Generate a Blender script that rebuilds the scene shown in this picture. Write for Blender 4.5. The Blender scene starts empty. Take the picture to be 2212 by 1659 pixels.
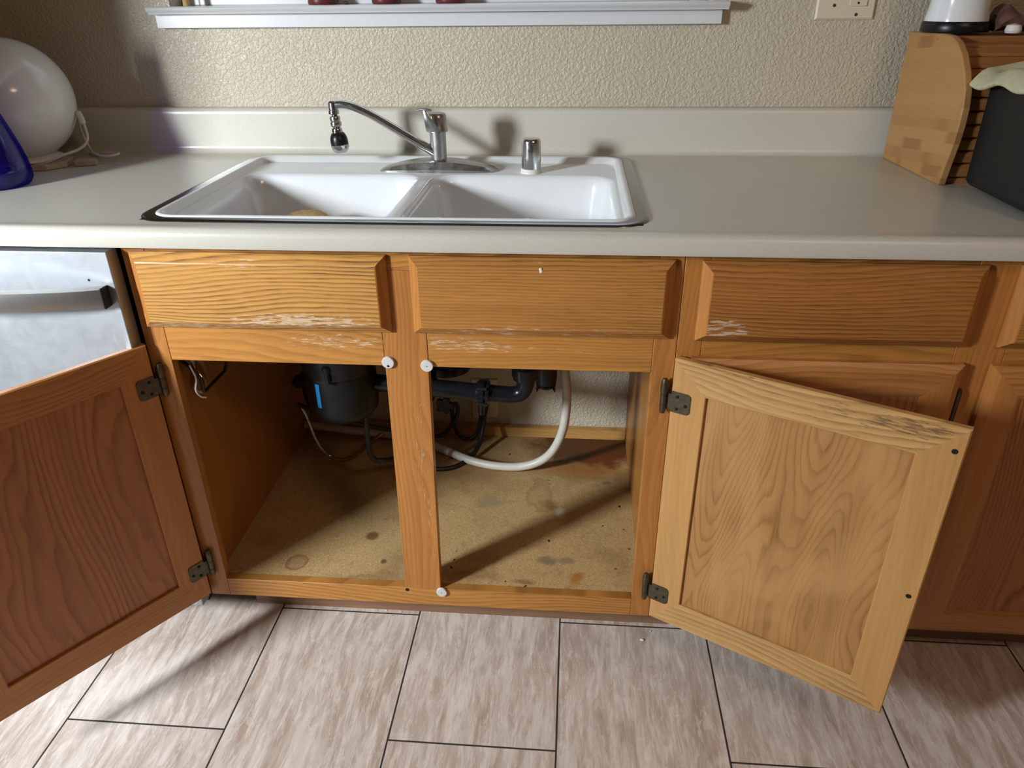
import bpy, bmesh, math, random
from mathutils import Vector, Matrix
random.seed(7)
S = bpy.context.scene
COL = S.collection
PI = math.pi

# ------------------------------------------------------------------ camera
cam_d = bpy.data.cameras.new('camera')
cam = bpy.data.objects.new('camera', cam_d)
COL.objects.link(cam)
PITCH, YAW, ROLL, FPX = -0.4886, -0.0855, -0.0118, 1602.37
fwd = Vector((math.sin(YAW) * math.cos(PITCH), math.cos(YAW) * math.cos(PITCH), math.sin(PITCH)))
rgt = fwd.cross(Vector((0, 0, 1))).normalized()
up = rgt.cross(fwd)
r2 = math.cos(ROLL) * rgt + math.sin(ROLL) * up
u2 = -math.sin(ROLL) * rgt + math.cos(ROLL) * up
M = Matrix((r2, u2, -fwd)).transposed().to_4x4()
M.translation = Vector((0.7379, -1.1225, 1.2328))
cam.matrix_world = M
cam_d.sensor_fit = 'HORIZONTAL'
cam_d.sensor_width = 36.0
cam_d.lens = 36.0 * FPX / 2212
cam_d.clip_start = 0.02
S.camera = cam

# ------------------------------------------------------------------ world, lights, exposure
S.view_settings.view_transform = 'Standard'
S.view_settings.look = 'None'
S.view_settings.gamma = 1.0
S.view_settings.use_curve_mapping = False
S.view_settings.exposure = 0.0
w = bpy.data.worlds.new('sky')
S.world = w
w.use_nodes = True
w.node_tree.nodes['Background'].inputs[0].default_value = (0.78, 0.90, 1.0, 1)
w.node_tree.nodes['Background'].inputs[1].default_value = 1.6


def area(name, loc, target, sx, sy, power, color, spread=180):
    d = bpy.data.lights.new(name, 'AREA')
    d.shape = 'RECTANGLE'
    d.size, d.size_y = sx, sy
    d.energy = power
    d.color = color
    d.spread = math.radians(spread)
    o = bpy.data.objects.new(name, d)
    COL.objects.link(o)
    o.location = loc
    o.rotation_euler = (Vector(target) - Vector(loc)).to_track_quat('-Z', 'Y').to_euler()
    return o


# daylight entering by the glass door of the left wall, and the warm ceiling lamp of the room behind
area('patio_daylight', (-1.20, -1.38, 1.43), (-0.05, 0.20, 0.42), 0.26, 0.36, 32, (0.90, 0.96, 1.0), 110)
area('room_ceiling_light', (1.9, -1.7, 2.38), (1.5, -1.0, 0), 0.5, 0.5, 12.5, (1.0, 0.66, 0.43))


# ------------------------------------------------------------------ node helpers
class NT:
    def __init__(s, name):
        s.m = bpy.data.materials.new(name)
        s.m.use_nodes = True
        s.t = s.m.node_tree
        s.b = s.t.nodes['Principled BSDF']
        s.tc = None

    def n(s, typ, ins=None, **kw):
        nd = s.t.nodes.new('ShaderNode' + typ)
        for k, v in kw.items():
            setattr(nd, k, v)
        for k, v in (ins or {}).items():
            s.put(nd.inputs[k], v)
        return nd

    def put(s, sock, v):
        if isinstance(v, bpy.types.NodeSocket):
            s.t.links.new(v, sock)
        elif isinstance(v, (tuple, list)) and sock.type == 'RGBA' and len(v) == 3:
            sock.default_value = (*v, 1)
        else:
            sock.default_value = v

    def obj(s):
        if s.tc is None:
            s.tc = s.n('TexCoord').outputs['Object']
        return s.tc

    def math(s, op, a, b=0.0, c=None):
        nd = s.n('Math', operation=op)
        s.put(nd.inputs[0], a)
        s.put(nd.inputs[1], b)
        if c is not None:
            s.put(nd.inputs[2], c)
        return nd.outputs[0]

    def vec(s, op, a, b):
        nd = s.n('VectorMath', operation=op)
        s.put(nd.inputs[0], a)
        s.put(nd.inputs[1], b)
        return nd.outputs['Vector']

    def sep(s, v):
        return s.n('SeparateXYZ', {0: v}).outputs

    def comb(s, x, y, z):
        return s.n('CombineXYZ', {0: x, 1: y, 2: z}).outputs[0]

    def noise(s, v, scale=5, detail=2, rough=0.5, dist=0.0):
        return s.n('TexNoise', {'Vector': v, 'Scale': scale, 'Detail': detail, 'Roughness': rough, 'Distortion': dist}).outputs['Fac']

    def ramp(s, f, a, b, lo=0.0, hi=1.0):
        nd = s.n('MapRange', {'Value': f, 'From Min': a, 'From Max': b, 'To Min': lo, 'To Max': hi})
        nd.clamp = True
        return nd.outputs[0]

    def mix(s, f, a, b, mode='MIX'):
        nd = s.n('Mix', data_type='RGBA', blend_type=mode)
        s.put(nd.inputs[0], f)
        s.put(nd.inputs[6], a)
        s.put(nd.inputs[7], b)
        return nd.outputs[2]

    def bump(s, h, strength=0.3, dist=0.001):
        nd = s.n('Bump', {'Height': h, 'Strength': strength, 'Distance': dist})
        s.put(s.b.inputs['Normal'], nd.outputs[0])

    def set(s, **kw):
        names = {'color': 'Base Color', 'rough': 'Roughness', 'metal': 'Metallic', 'spec': 'Specular IOR Level', 'coat': 'Coat Weight',
                 'coat_rough': 'Coat Roughness', 'trans': 'Transmission Weight', 'ior': 'IOR', 'alpha': 'Alpha', 'sss': 'Subsurface Weight'}
        for k, v in kw.items():
            s.put(s.b.inputs[names[k]], v)
        return s


def plain(name, color, rough=0.5, metal=0.0, spec=0.5, vary=0.0, scale=30, **kw):
    t = NT(name)
    c = color
    if vary:
        f = t.noise(t.obj(), scale, 4, 0.6)
        c = t.mix(t.ramp(f, 0.3, 0.7), tuple(x * (1 - vary) for x in color), tuple(min(1, x * (1 + vary)) for x in color))
    t.set(color=c, rough=rough, metal=metal, spec=spec, **kw)
    return t.m


def oak(name, axis, base, dark, ring=0.8, scale=48.0, distort=6.0, pores=0.35, wear=None, wearc=(0.62, 0.50, 0.38), rough=0.38, seed=0.0, thin=0.15, blotch=0.0):
    """oak boards: growth rings and cathedrals run along `axis` of the object's own space"""
    t = NT(name)
    rnd = t.n('ObjectInfo').outputs['Random']
    x, y, z = t.sep(t.obj())[:3]
    off = t.math('ADD', t.math('MULTIPLY', rnd, 7.0), seed)
    al, ac, th = {'X': (x, z, y), 'Z': (z, x, y), 'Y': (y, x, z)}[axis]
    ac0 = ac
    ac = t.math('ADD', ac, off)
    # growth rings: contour lines of a stretched height field, so they bunch, spread and close into cathedrals
    tho = t.math('ADD', t.math('MULTIPLY', th, 1.5), off)
    f1 = t.noise(t.comb(t.math('MULTIPLY', ac, 7.0), t.math('MULTIPLY', al, 1.5), tho), 1.0, 1, 0.4)
    f2 = t.noise(t.comb(t.math('MULTIPLY', ac, 45.0), t.math('MULTIPLY', al, 9.0), tho), 1.0, 2, 0.5)
    hgt = t.math('ADD', t.math('MULTIPLY', f1, distort * 2.6), t.math('ADD', t.math('MULTIPLY', ac, scale * 2.2), t.math('MULTIPLY', f2, 1.1)))
    fr = t.math('FRACT', hgt)
    rg = t.math('MULTIPLY', t.ramp(fr, thin, 0.85), t.ramp(fr, 0.88, 1.0, 1.0, 0.0))
    am = t.ramp(t.noise(t.comb(t.math('MULTIPLY', ac, 16.0), t.math('MULTIPLY', al, 2.0), tho), 1.0, 2, 0.5), 0.32, 0.66, 0.45, 1.0)
    fib = t.noise(t.comb(t.math('MULTIPLY', ac, 330.0), t.math('MULTIPLY', al, 9.0), th), 1.0, 3, 0.65)
    rg = t.math('MULTIPLY', t.math('MULTIPLY', t.math('POWER', rg, 1.15), am), t.ramp(fib, 0.25, 0.6, 0.45, 1.0))
    rg = t.math('MULTIPLY', rg, ring)
    # fine open pores and streaks
    p2 = t.comb(t.math('MULTIPLY', ac, 520.0), t.math('MULTIPLY', al, 22.0), th)
    po = t.ramp(t.noise(p2, 1.0, 2, 0.6), 0.52, 0.75)
    p3 = t.comb(t.math('MULTIPLY', ac, 38.0), t.math('MULTIPLY', al, 2.2), off)
    bl = t.noise(p3, 1.0, 3, 0.55)
    c = t.mix(t.ramp(bl, 0.3, 0.7), tuple(v * 0.86 for v in base), tuple(min(1, v * 1.1) for v in base))
    c = t.mix(rg, c, dark)
    # pores are denser in the early wood bands
    c = t.mix(t.math('MULTIPLY', po, t.math('ADD', pores * 0.5, t.math('MULTIPLY', rg, pores))), c, tuple(v * 0.45 for v in dark))
    if blotch:
        bb = t.ramp(t.noise(t.comb(t.math('MULTIPLY', ac, 9.0), t.math('MULTIPLY', al, 3.0), off), 1.0, 2, 0.5, 0.8), 0.45, 0.62)
        c = t.mix(t.math('MULTIPLY', bb, blotch), c, tuple(min(1, v * q) for v, q in zip(base, (1.3, 1.45, 1.7))))
    if wear:
        # bare, chalky scuffs where the varnish has gone: list of (al centre, al radius, ac centre, ac radius, strength)
        m = 0.0
        for (a0, ar, c0, cr, st) in wear:
            da = t.math('DIVIDE', t.math('SUBTRACT', al, a0), ar)
            dc = t.math('DIVIDE', t.math('SUBTRACT', ac0, c0), cr)
            d = t.math('ADD', t.math('MULTIPLY', da, da), t.math('MULTIPLY', dc, dc))
            m = t.math('ADD', m, t.ramp(d, 0.2, 1.0, st, 0.0))
        sc = t.noise(t.comb(t.math('MULTIPLY', ac, 400.0), t.math('MULTIPLY', al, 42.0), off), 1.0, 3, 0.65)
        k = t.ramp(t.math('ADD', t.math('MULTIPLY', m, 0.24), sc), 0.72, 0.80)
        k = t.math('MULTIPLY', k, t.ramp(m, 0.0, 0.35))
        c = t.mix(t.math('MULTIPLY', k, 0.75), c, wearc)
    t.set(color=c, rough=rough, spec=0.45)
    t.bump(t.math('ADD', t.math('MULTIPLY', rg, -0.6), t.math('MULTIPLY', po, -0.5)), 0.25, 0.0006)
    return t.m


OAK = (0.48, 0.215, 0.048)
OAKD = (0.17, 0.060, 0.012)
M_ = {}
M_['oak_x'] = oak('oak_grain_x', 'X', OAK, OAKD)
M_['oak_z'] = oak('oak_grain_z', 'Z', (0.46, 0.19, 0.045), (0.22, 0.075, 0.015), ring=0.4, pores=0.3, seed=3.1)
M_['oak_mull'] = oak('oak_mullion', 'Z', (0.46, 0.19, 0.045), (0.24, 0.085, 0.018), ring=0.5, pores=0.3, seed=5.2,
                     wear=[(0.42, 0.22, 0.476, 0.022, 0.5), (0.60, 0.08, 0.47, 0.03, 0.25)])
M_['oak_rail_worn'] = oak('oak_rail_worn', 'X', OAK, OAKD, seed=1.7, ring=0.55,
                          wear=[(0.34, 0.12, 0.705, 0.02, 0.9), (0.56, 0.10, 0.705, 0.02, 0.9), (0.72, 0.15, 0.70, 0.01, 0.5)])
M_['front_a'] = oak('drawer_front_strong_grain', 'X', (0.56, 0.285, 0.075), (0.12, 0.045, 0.011), ring=1.0, scale=78, distort=7, pores=0.6, thin=0.3, seed=0.35,
                    wear=[(0.10, 0.14, 0.735, 0.012, 1.0), (0.30, 0.16, 0.748, 0.02, 0.95), (0.2, 0.06, 0.848, 0.012, 0.8), (0.2, 0.3, 0.78, 0.05, 0.28)])
M_['front_b'] = oak('drawer_front_even_grain', 'X', (0.46, 0.205, 0.05), (0.14, 0.05, 0.011), ring=0.85, scale=85, distort=2.5, pores=0.6, thin=0.35, seed=2.2,
                    wear=[(0.66, 0.26, 0.737, 0.018, 0.72), (0.69, 0.05, 0.850, 0.012, 0.5)])
M_['front_c'] = oak('drawer_front_scuffed', 'X', (0.41, 0.165, 0.04), (0.12, 0.04, 0.009), ring=0.85, scale=70, distort=4, pores=0.6, seed=4.4,
                    wear=[(0.985, 0.055, 0.752, 0.026, 1.0)])
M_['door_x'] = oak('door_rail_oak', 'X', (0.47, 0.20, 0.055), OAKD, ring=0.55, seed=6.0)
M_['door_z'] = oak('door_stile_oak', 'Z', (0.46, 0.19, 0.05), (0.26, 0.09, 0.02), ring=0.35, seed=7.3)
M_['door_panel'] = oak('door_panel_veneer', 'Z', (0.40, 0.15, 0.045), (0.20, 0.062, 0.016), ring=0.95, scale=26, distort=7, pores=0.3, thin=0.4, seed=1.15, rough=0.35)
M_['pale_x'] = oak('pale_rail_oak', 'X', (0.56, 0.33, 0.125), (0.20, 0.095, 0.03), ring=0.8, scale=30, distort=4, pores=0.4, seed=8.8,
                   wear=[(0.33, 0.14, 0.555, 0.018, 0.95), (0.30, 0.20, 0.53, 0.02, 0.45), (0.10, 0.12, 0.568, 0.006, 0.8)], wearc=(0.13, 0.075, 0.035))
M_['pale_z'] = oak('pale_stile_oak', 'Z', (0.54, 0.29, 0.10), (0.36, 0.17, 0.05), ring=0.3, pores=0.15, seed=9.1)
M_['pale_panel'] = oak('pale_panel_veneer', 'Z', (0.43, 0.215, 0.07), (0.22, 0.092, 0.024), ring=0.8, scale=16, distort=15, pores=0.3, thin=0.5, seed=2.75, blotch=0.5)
M_['side_veneer'] = oak('side_panel_veneer', 'Y', (0.36, 0.150, 0.034), (0.22, 0.085, 0.017), ring=0.3, pores=0.2)
M_['kick'] = oak('toe_kick_wood', 'X', (0.27, 0.145, 0.085), (0.15, 0.075, 0.045), ring=0.5)
M_['pine_x'] = oak('pine_strip', 'X', (0.55, 0.30, 0.09), (0.30, 0.13, 0.03), ring=0.4)
M_['bamboo_x'] = oak('bamboo_slats', 'X', (0.32, 0.135, 0.04), (0.2, 0.07, 0.02), ring=0.3, pores=0.15, rough=0.4)


def bamboo_material():
    t = NT('bamboo_strips')
    x, y, z = t.sep(t.obj())[:3]
    zz = t.math('ADD', z, t.math('MULTIPLY', y, 0.10))
    k = t.math('FLOOR', t.math('DIVIDE', zz, 0.0205))
    rn = t.n('TexWhiteNoise', {'W': k}, noise_dimensions='1D').outputs['Value']
    yy = t.math('ADD', t.math('MULTIPLY', y, 9.0), t.math('MULTIPLY', rn, 40.0))
    nd = t.ramp(t.noise(t.comb(yy, k, 0.0), 1.0, 1, 0.3), 0.56, 0.64)
    fb = t.noise(t.comb(t.math('MULTIPLY', y, 10.0), t.math('MULTIPLY', z, 420.0), 0.0), 1.0, 3, 0.6)
    c = t.mix(rn, (0.40, 0.205, 0.072), (0.46, 0.245, 0.090))
    c = t.mix(t.math('MULTIPLY', nd, 0.6), c, (0.24, 0.105, 0.03))
    c = t.mix(t.ramp(fb, 0.45, 0.75, 0.0, 0.35), c, (0.30, 0.14, 0.045))
    t.set(color=c, rough=0.5, spec=0.4)
    return t.m


def wall_material():
    t = NT('knockdown_wall_paint')
    o = t.obj()
    d = t.n('TexNoise', {'Vector': o, 'Scale': 90.0, 'Detail': 2.0}).outputs['Color']
    p = t.vec('ADD', o, t.vec('MULTIPLY', t.vec('SUBTRACT', d, (0.5, 0.5, 0.5)), (0.008, 0.008, 0.008)))
    a = t.noise(p, 150, 2, 0.5)
    b = t.noise(p, 330, 2, 0.5)
    h = t.ramp(t.math('ADD', t.math('MULTIPLY', a, 0.75), t.math('MULTIPLY', b, 0.25)), 0.40, 0.62)
    c = t.mix(t.ramp(t.noise(o, 3, 2), 0.3, 0.7), (0.50, 0.445, 0.345), (0.54, 0.485, 0.38))
    t.set(color=c, rough=0.36, spec=0.5)
    t.bump(h, 0.8, 0.0014)
    return t.m


def tile_material():
    t = NT('travertine_plank_tile')
    XT, DT, YT = 0.1074, 0.3138, 0.0786
    x, y, z = t.sep(t.obj())[:3]
    u = t.math('DIVIDE', t.math('SUBTRACT', x, XT), DT)
    k = t.math('FLOOR', u)
    fu = t.math('SUBTRACT', u, k)
    par = t.math('MULTIPLY', t.math('PINGPONG', k, 1.0), 0.5)
    v = t.math('ADD', t.math('DIVIDE', t.math('SUBTRACT', y, YT), 2 * DT), par)
    r = t.math('FLOOR', v)
    fv = t.math('SUBTRACT', v, r)
    du = t.math('MULTIPLY', t.math('SUBTRACT', 0.5, t.math('ABSOLUTE', t.math('SUBTRACT', fu, 0.5))), DT)
    dv = t.math('MULTIPLY', t.math('SUBTRACT', 0.5, t.math('ABSOLUTE', t.math('SUBTRACT', fv, 0.5))), 2 * DT)
    d = t.math('MINIMUM', du, dv)
    grout = t.ramp(d, 0.0013, 0.0021, 1.0, 0.0)
    sh = t.math('ADD', t.math('MULTIPLY', k, 3.7), t.math('MULTIPLY', r, 1.9))
    wb = t.noise(t.comb(t.math('MULTIPLY', x, 6.0), t.math('MULTIPLY', y, 3.0), sh), 1.0, 2, 0.5)
    xx = t.math('ADD', x, t.math('MULTIPLY', t.math('SUBTRACT', wb, 0.5), 0.05))
    p = t.comb(t.math('MULTIPLY', xx, 26.0), t.math('MULTIPLY', y, 3.6), sh)
    n1 = t.noise(p, 1.0, 6, 0.62, 0.5)
    p2 = t.comb(t.math('MULTIPLY', xx, 85.0), t.math('MULTIPLY', y, 12.0), sh)
    n2 = t.noise(p2, 1.0, 5, 0.65, 0.3)
    n3 = t.noise(t.comb(t.math('MULTIPLY', x, 60.0), t.math('MULTIPLY', y, 45.0), sh), 1.0, 4, 0.6)
    n4 = t.noise(t.comb(t.math('MULTIPLY', xx, 190.0), t.math('MULTIPLY', y, 40.0), sh), 1.0, 4, 0.7)
    c = t.mix(t.ramp(n1, 0.36, 0.64), (0.46, 0.36, 0.295), (0.66, 0.585, 0.53))
    c = t.mix(t.math('MULTIPLY', t.ramp(n2, 0.52, 0.66), 0.6), c, (0.80, 0.74, 0.69))
    c = t.mix(t.math('MULTIPLY', t.ramp(n1, 0.42, 0.28), 0.5), c, (0.36, 0.26, 0.20))
    c = t.mix(t.math('MULTIPLY', t.ramp(n2, 0.44, 0.30), 0.6), c, (0.36, 0.27, 0.21))
    c = t.mix(t.math('MULTIPLY', t.ramp(n3, 0.52, 0.72), 0.35), c, (0.40, 0.33, 0.29))
    c = t.mix(t.math('MULTIPLY', t.ramp(n4, 0.58, 0.72), 0.35), c, (0.38, 0.30, 0.25))
    n5 = t.noise(t.comb(t.math('MULTIPLY', xx, 48.0), t.math('MULTIPLY', y, 8.5), sh), 1.0, 9, 0.68, 0.6)
    c = t.mix(t.ramp(n5, 0.535, 0.560, 0.0, 0.42), c, (0.74, 0.665, 0.605))
    c = t.mix(t.ramp(n5, 0.455, 0.430, 0.0, 0.38), c, (0.39, 0.29, 0.225))
    vn = t.math('ABSOLUTE', t.math('SUBTRACT', t.noise(t.comb(t.math('MULTIPLY', xx, 30.0), t.math('MULTIPLY', y, 4.5), t.math('ADD', sh, 9.0)), 1.0, 6, 0.6, 0.4), 0.5))
    c = t.mix(t.ramp(vn, 0.0, 0.010, 0.5, 0.0), c, (0.80, 0.72, 0.66))
    c = t.mix(grout, c, (0.030, 0.026, 0.024))
    t.set(color=c, rough=t.math('ADD', 0.36, t.math('MULTIPLY', grout, 0.4)), spec=0.4)
    t.bump(t.math('ADD', t.math('MULTIPLY', grout, -1.0), t.math('MULTIPLY', n2, 0.12)), 0.5, 0.0012)
    return t.m


def shelf_material():
    """stained particle board of the cabinet floor"""
    t = NT('stained_particle_board')
    o = t.obj()
    x, y, z = t.sep(o)[:3]
    f = t.noise(o, 260, 3, 0.7)
    c = t.mix(t.ramp(f, 0.3, 0.7), (0.36, 0.225, 0.085), (0.60, 0.43, 0.21))
    g = t.noise(o, 9, 4, 0.6)
    c = t.mix(t.math('MULTIPLY', t.ramp(g, 0.5, 0.72), 0.5), c, (0.27, 0.15, 0.06))
    g2 = t.noise(o, 38, 5, 0.7)
    c = t.mix(t.math('MULTIPLY', t.ramp(g2, 0.56, 0.72), 0.45), c, (0.22, 0.12, 0.05))
    wob = t.n('TexNoise', {'Vector': o, 'Scale': 22.0, 'Detail': 4.0, 'Roughness': 0.6}).outputs['Color']
    wx, wy, wz = t.sep(t.vec('SUBTRACT', wob, (0.5, 0.5, 0.5)))[:3]

    def spot(cx, cy, rx, ry, col, st, edge=0.5, w=0.05, ringed=False):
        nonlocal c
        dx = t.math('DIVIDE', t.math('ADD', t.math('SUBTRACT', x, cx), t.math('MULTIPLY', wx, w)), rx)
        dy = t.math('DIVIDE', t.math('ADD', t.math('SUBTRACT', y, cy), t.math('MULTIPLY', wy, w)), ry)
        d = t.math('SQRT', t.math('ADD', t.math('MULTIPLY', dx, dx), t.math('MULTIPLY', dy, dy)))
        if ringed:
            m = t.math('MULTIPLY', t.ramp(d, 1.0, 1.05, 1.0, 0.0), t.ramp(d, 0.55, 1.0, 0.3, 1.0))
        else:
            m = t.ramp(d, edge, 1.0, 1.0, 0.0)
        c = t.mix(t.math('MULTIPLY', m, st), c, col)
    spot(0.79, 0.56, 0.20, 0.12, (0.085, 0.028, 0.008), 0.95, 0.55, 0.12)
    spot(0.84, 0.50, 0.09, 0.05, (0.17, 0.042, 0.009), 0.9, 0.4, 0.12)
    spot(0.78, 0.44, 0.14, 0.05, (0.34, 0.13, 0.02), 0.8, 0.3, 0.10)
    spot(0.45, 0.45, 0.30, 0.16, (0.13, 0.06, 0.02), 0.45, 0.3, 0.15)
    spot(0.70, 0.295, 0.030, 0.030, (0.20, 0.09, 0.03), 0.75, 0.3, 0.05)
    spot(0.68, 0.33, 0.03, 0.07, (0.27, 0.14, 0.05), 0.5, 0.5, 0.08, True)
    spot(0.728, 0.270, 0.015, 0.025, (0.80, 0.76, 0.68), 0.9, 0.1, 0.04)
    spot(0.766, 0.050, 0.024, 0.024, (0.40, 0.15, 0.03), 0.85, 0.4, 0.05)
    spot(0.705, 0.102, 0.028, 0.018, (0.16, 0.13, 0.085), 0.7, 0.5, 0.03)
    spot(0.745, 0.105, 0.02, 0.014, (0.18, 0.14, 0.09), 0.6, 0.5, 0.03)
    spot(0.56, 0.30, 0.05, 0.035, (0.22, 0.19, 0.12), 0.55, 0.2, 0.06)
    spot(0.839, 0.393, 0.018, 0.010, (0.18, 0.14, 0.08), 0.7, 0.4, 0.02)
    spot(0.55, 0.045, 0.09, 0.02, (0.25, 0.12, 0.05), 0.6, 0.2, 0.08)
    spot(0.66, 0.035, 0.03, 0.012, (0.22, 0.10, 0.04), 0.65, 0.3, 0.03)
    spot(0.31, 0.156, 0.018, 0.018, (0.12, 0.045, 0.015), 0.8, 0.6, 0.01)
    spot(0.17, 0.06, 0.022, 0.025, (0.22, 0.08, 0.03), 0.7, 0.6, 0.02, True)
    spot(0.355, 0.075, 0.008, 0.009, (0.14, 0.06, 0.02), 0.85, 0.6, 0.004)
    spot(0.33, 0.025, 0.10, 0.02, (0.16, 0.11, 0.05), 0.5, 0.2, 0.1)
    t.set(color=c, rough=0.55, spec=0.35)
    t.bump(f, 0.12, 0.0006)
    return t.m


def steel_material():
    t = NT('brushed_stainless_steel')
    x, y, z = t.sep(t.obj())[:3]
    s1 = t.noise(t.comb(t.math('MULTIPLY', x, 6.0), y, t.math('MULTIPLY', z, 500.0)), 1.0, 2, 0.6)
    sm = t.noise(t.obj(), 26, 5, 0.65, 0.6)
    wp = t.ramp(t.noise(t.comb(t.math('MULTIPLY', x, 40.0), y, t.math('MULTIPLY', z, 16.0)), 1.0, 5, 0.7, 1.0), 0.62, 0.72)
    c = t.mix(t.ramp(s1, 0.2, 0.8), (0.42, 0.445, 0.48), (0.47, 0.495, 0.53))
    c = t.mix(t.math('MULTIPLY', wp, 0.45), c, (0.66, 0.69, 0.72))
    t.set(color=c, rough=t.math('ADD', 0.38, t.math('MULTIPLY', sm, 0.22)), metal=0.92)
    t.bump(s1, 0.03, 0.0002)
    return t.m


def laminate_material():
    t = NT('grey_beige_laminate')
    f = t.noise(t.obj(), 420, 2, 0.6)
    g = t.noise(t.obj(), 4, 3, 0.5)
    c = t.mix(t.ramp(f, 0.3, 0.7), (0.535, 0.515, 0.450), (0.60, 0.58, 0.51))
    c = t.mix(t.math('MULTIPLY', t.ramp(g, 0.45, 0.7), 0.2), c, (0.50, 0.48, 0.42))
    t.set(color=c, rough=t.ramp(g, 0.3, 0.7, 0.26, 0.34), spec=0.45)
    t.bump(f, 0.04, 0.0003)
    return t.m


def chrome_material(name, base, rough, grime):
    t = NT(name)
    g = t.noise(t.obj(), 55, 6, 0.7)
    k = t.math('MULTIPLY', t.ramp(g, 0.35, 0.75), grime)
    t.set(color=t.mix(k, base, (0.42, 0.42, 0.40)), metal=1.0, rough=t.math('ADD', rough, t.math('MULTIPLY', k, 0.45)))
    return t.m


def glass_thin(name, color, alpha):
    t = NT(name)
    tr = t.n('BsdfTransparent', {'Color': color})
    gl = t.n('BsdfGlossy', {'Color': (1, 1, 1), 'Roughness': 0.02})
    mx = t.n('MixShader', {0: alpha, 1: tr.outputs[0], 2: gl.outputs[0]})
    t.t.links.new(mx.outputs[0], t.t.nodes['Material Output'].inputs['Surface'])
    return t.m


M_['bamboo_y'] = bamboo_material()
M_['wall'] = wall_material()
M_['ceiling'] = plain('ceiling_paint', (0.30, 0.26, 0.21), 0.8, vary=0.04)
M_['room'] = plain('room_wall_paint', (0.30, 0.22, 0.15), 0.7, vary=0.05)
M_['tile'] = tile_material()
M_['shelf'] = shelf_material()
M_['steel'] = steel_material()
M_['laminate'] = laminate_material()
M_['steel_handle'] = plain('satin_steel', (0.40, 0.385, 0.37), 0.30, metal=0.95, vary=0.04)
M_['chrome'] = chrome_material('polished_chrome', (0.62, 0.62, 0.63), 0.10, 0.5)
M_['chrome_dull'] = chrome_material('water_spotted_chrome', (0.44, 0.44, 0.435), 0.26, 0.45)
M_['rim_steel'] = chrome_material('sink_rim_steel', (0.27, 0.27, 0.285), 0.18, 0.15)
M_['porcelain'] = plain('white_porcelain', (0.75, 0.775, 0.80), 0.14, spec=0.6, vary=0.03, scale=12)
M_['white_paint'] = plain('white_gloss_paint', (0.66, 0.67, 0.69), 0.3, vary=0.02)
M_['white_plastic'] = plain('white_plastic', (0.74, 0.73, 0.70), 0.4, vary=0.03, scale=80)
M_['bumper'] = plain('white_rubber', (0.60, 0.58, 0.58), 0.6, vary=0.08, scale=200)
M_['hose'] = plain('milky_plastic', (0.56, 0.54, 0.48), 0.4, vary=0.05)
M_['ivory'] = plain('ivory_plastic', (0.66, 0.59, 0.46), 0.4, vary=0.02)
M_['cord'] = plain('cream_cable', (0.62, 0.54, 0.45), 0.5, vary=0.03)
M_['black_plastic'] = plain('black_plastic', (0.006, 0.0065, 0.008), 0.34, spec=0.35, vary=0.2)
M_['abs'] = plain('black_pipe_plastic', (0.006, 0.0075, 0.009), 0.25, spec=0.35, vary=0.3, scale=60)
M_['disposer'] = plain('dark_grey_enamel', (0.007, 0.0085, 0.0085), 0.42, spec=0.3, vary=0.15)
M_['matte_black'] = plain('matte_black', (0.008, 0.008, 0.007), 0.55, spec=0.35, vary=0.15)
M_['rubber'] = plain('black_rubber', (0.008, 0.008, 0.008), 0.5, vary=0.2)
M_['dark'] = plain('dark_hollow', (0.006, 0.005, 0.004), 0.9, vary=0.2)
M_['blue_sticker'] = plain('blue_sticker', (0.015, 0.24, 0.62), 0.4, vary=0.1)
M_['bronze'] = plain('antique_bronze', (0.10, 0.085, 0.055), 0.38, metal=0.75, vary=0.25, scale=120)
M_['wire'] = plain('dark_wire', (0.035, 0.022, 0.015), 0.45, metal=0.3, vary=0.2)
M_['film'] = glass_thin('clear_plastic_film', (0.80, 0.76, 0.72), 0.12)
M_['tube'] = glass_thin('clear_vinyl', (0.62, 0.52, 0.46), 0.20)
M_['glass'] = glass_thin('window_glass', (0.97, 0.98, 0.98), 0.06)
M_['cloth'] = plain('pale_cloth', (0.50, 0.47, 0.30), 0.85, vary=0.12, scale=90)
M_['rag'] = plain('tan_cloth', (0.48, 0.31, 0.12), 0.85, vary=0.25, scale=120)
M_['maroon'] = plain('maroon_glaze', (0.11, 0.018, 0.018), 0.35, vary=0.2)
M_['block'] = plain('pale_wood_block', (0.42, 0.35, 0.24), 0.7, vary=0.15, scale=60)
M_['crumpled'] = plain('purple_brown_wrapper', (0.12, 0.055, 0.05), 0.6, vary=0.35, scale=40)
M_['crumb'] = plain('white_crumb', (0.78, 0.74, 0.66), 0.8, vary=0.1)
t_ = NT('opal_glass')
t_.set(color=(0.70, 0.69, 0.68), rough=0.14, spec=0.5, sss=0.0)
M_['opal'] = t_.m
M_['cobalt'] = glass_thin('cobalt_glass', (0.22, 0.19, 0.86), 0.07)
t_ = M_['cobalt'].node_tree
df = t_.nodes.new('ShaderNodeBsdfDiffuse')
df.inputs[0].default_value = (0.005, 0.005, 0.26, 1)
m2 = t_.nodes.new('ShaderNodeMixShader')
m2.inputs[0].default_value = 0.30
out = t_.nodes['Material Output']
t_.links.new(out.inputs['Surface'].links[0].from_socket, m2.inputs[1])
t_.links.new(df.outputs[0], m2.inputs[2])
t_.links.new(m2.outputs[0], out.inputs['Surface'])


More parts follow.
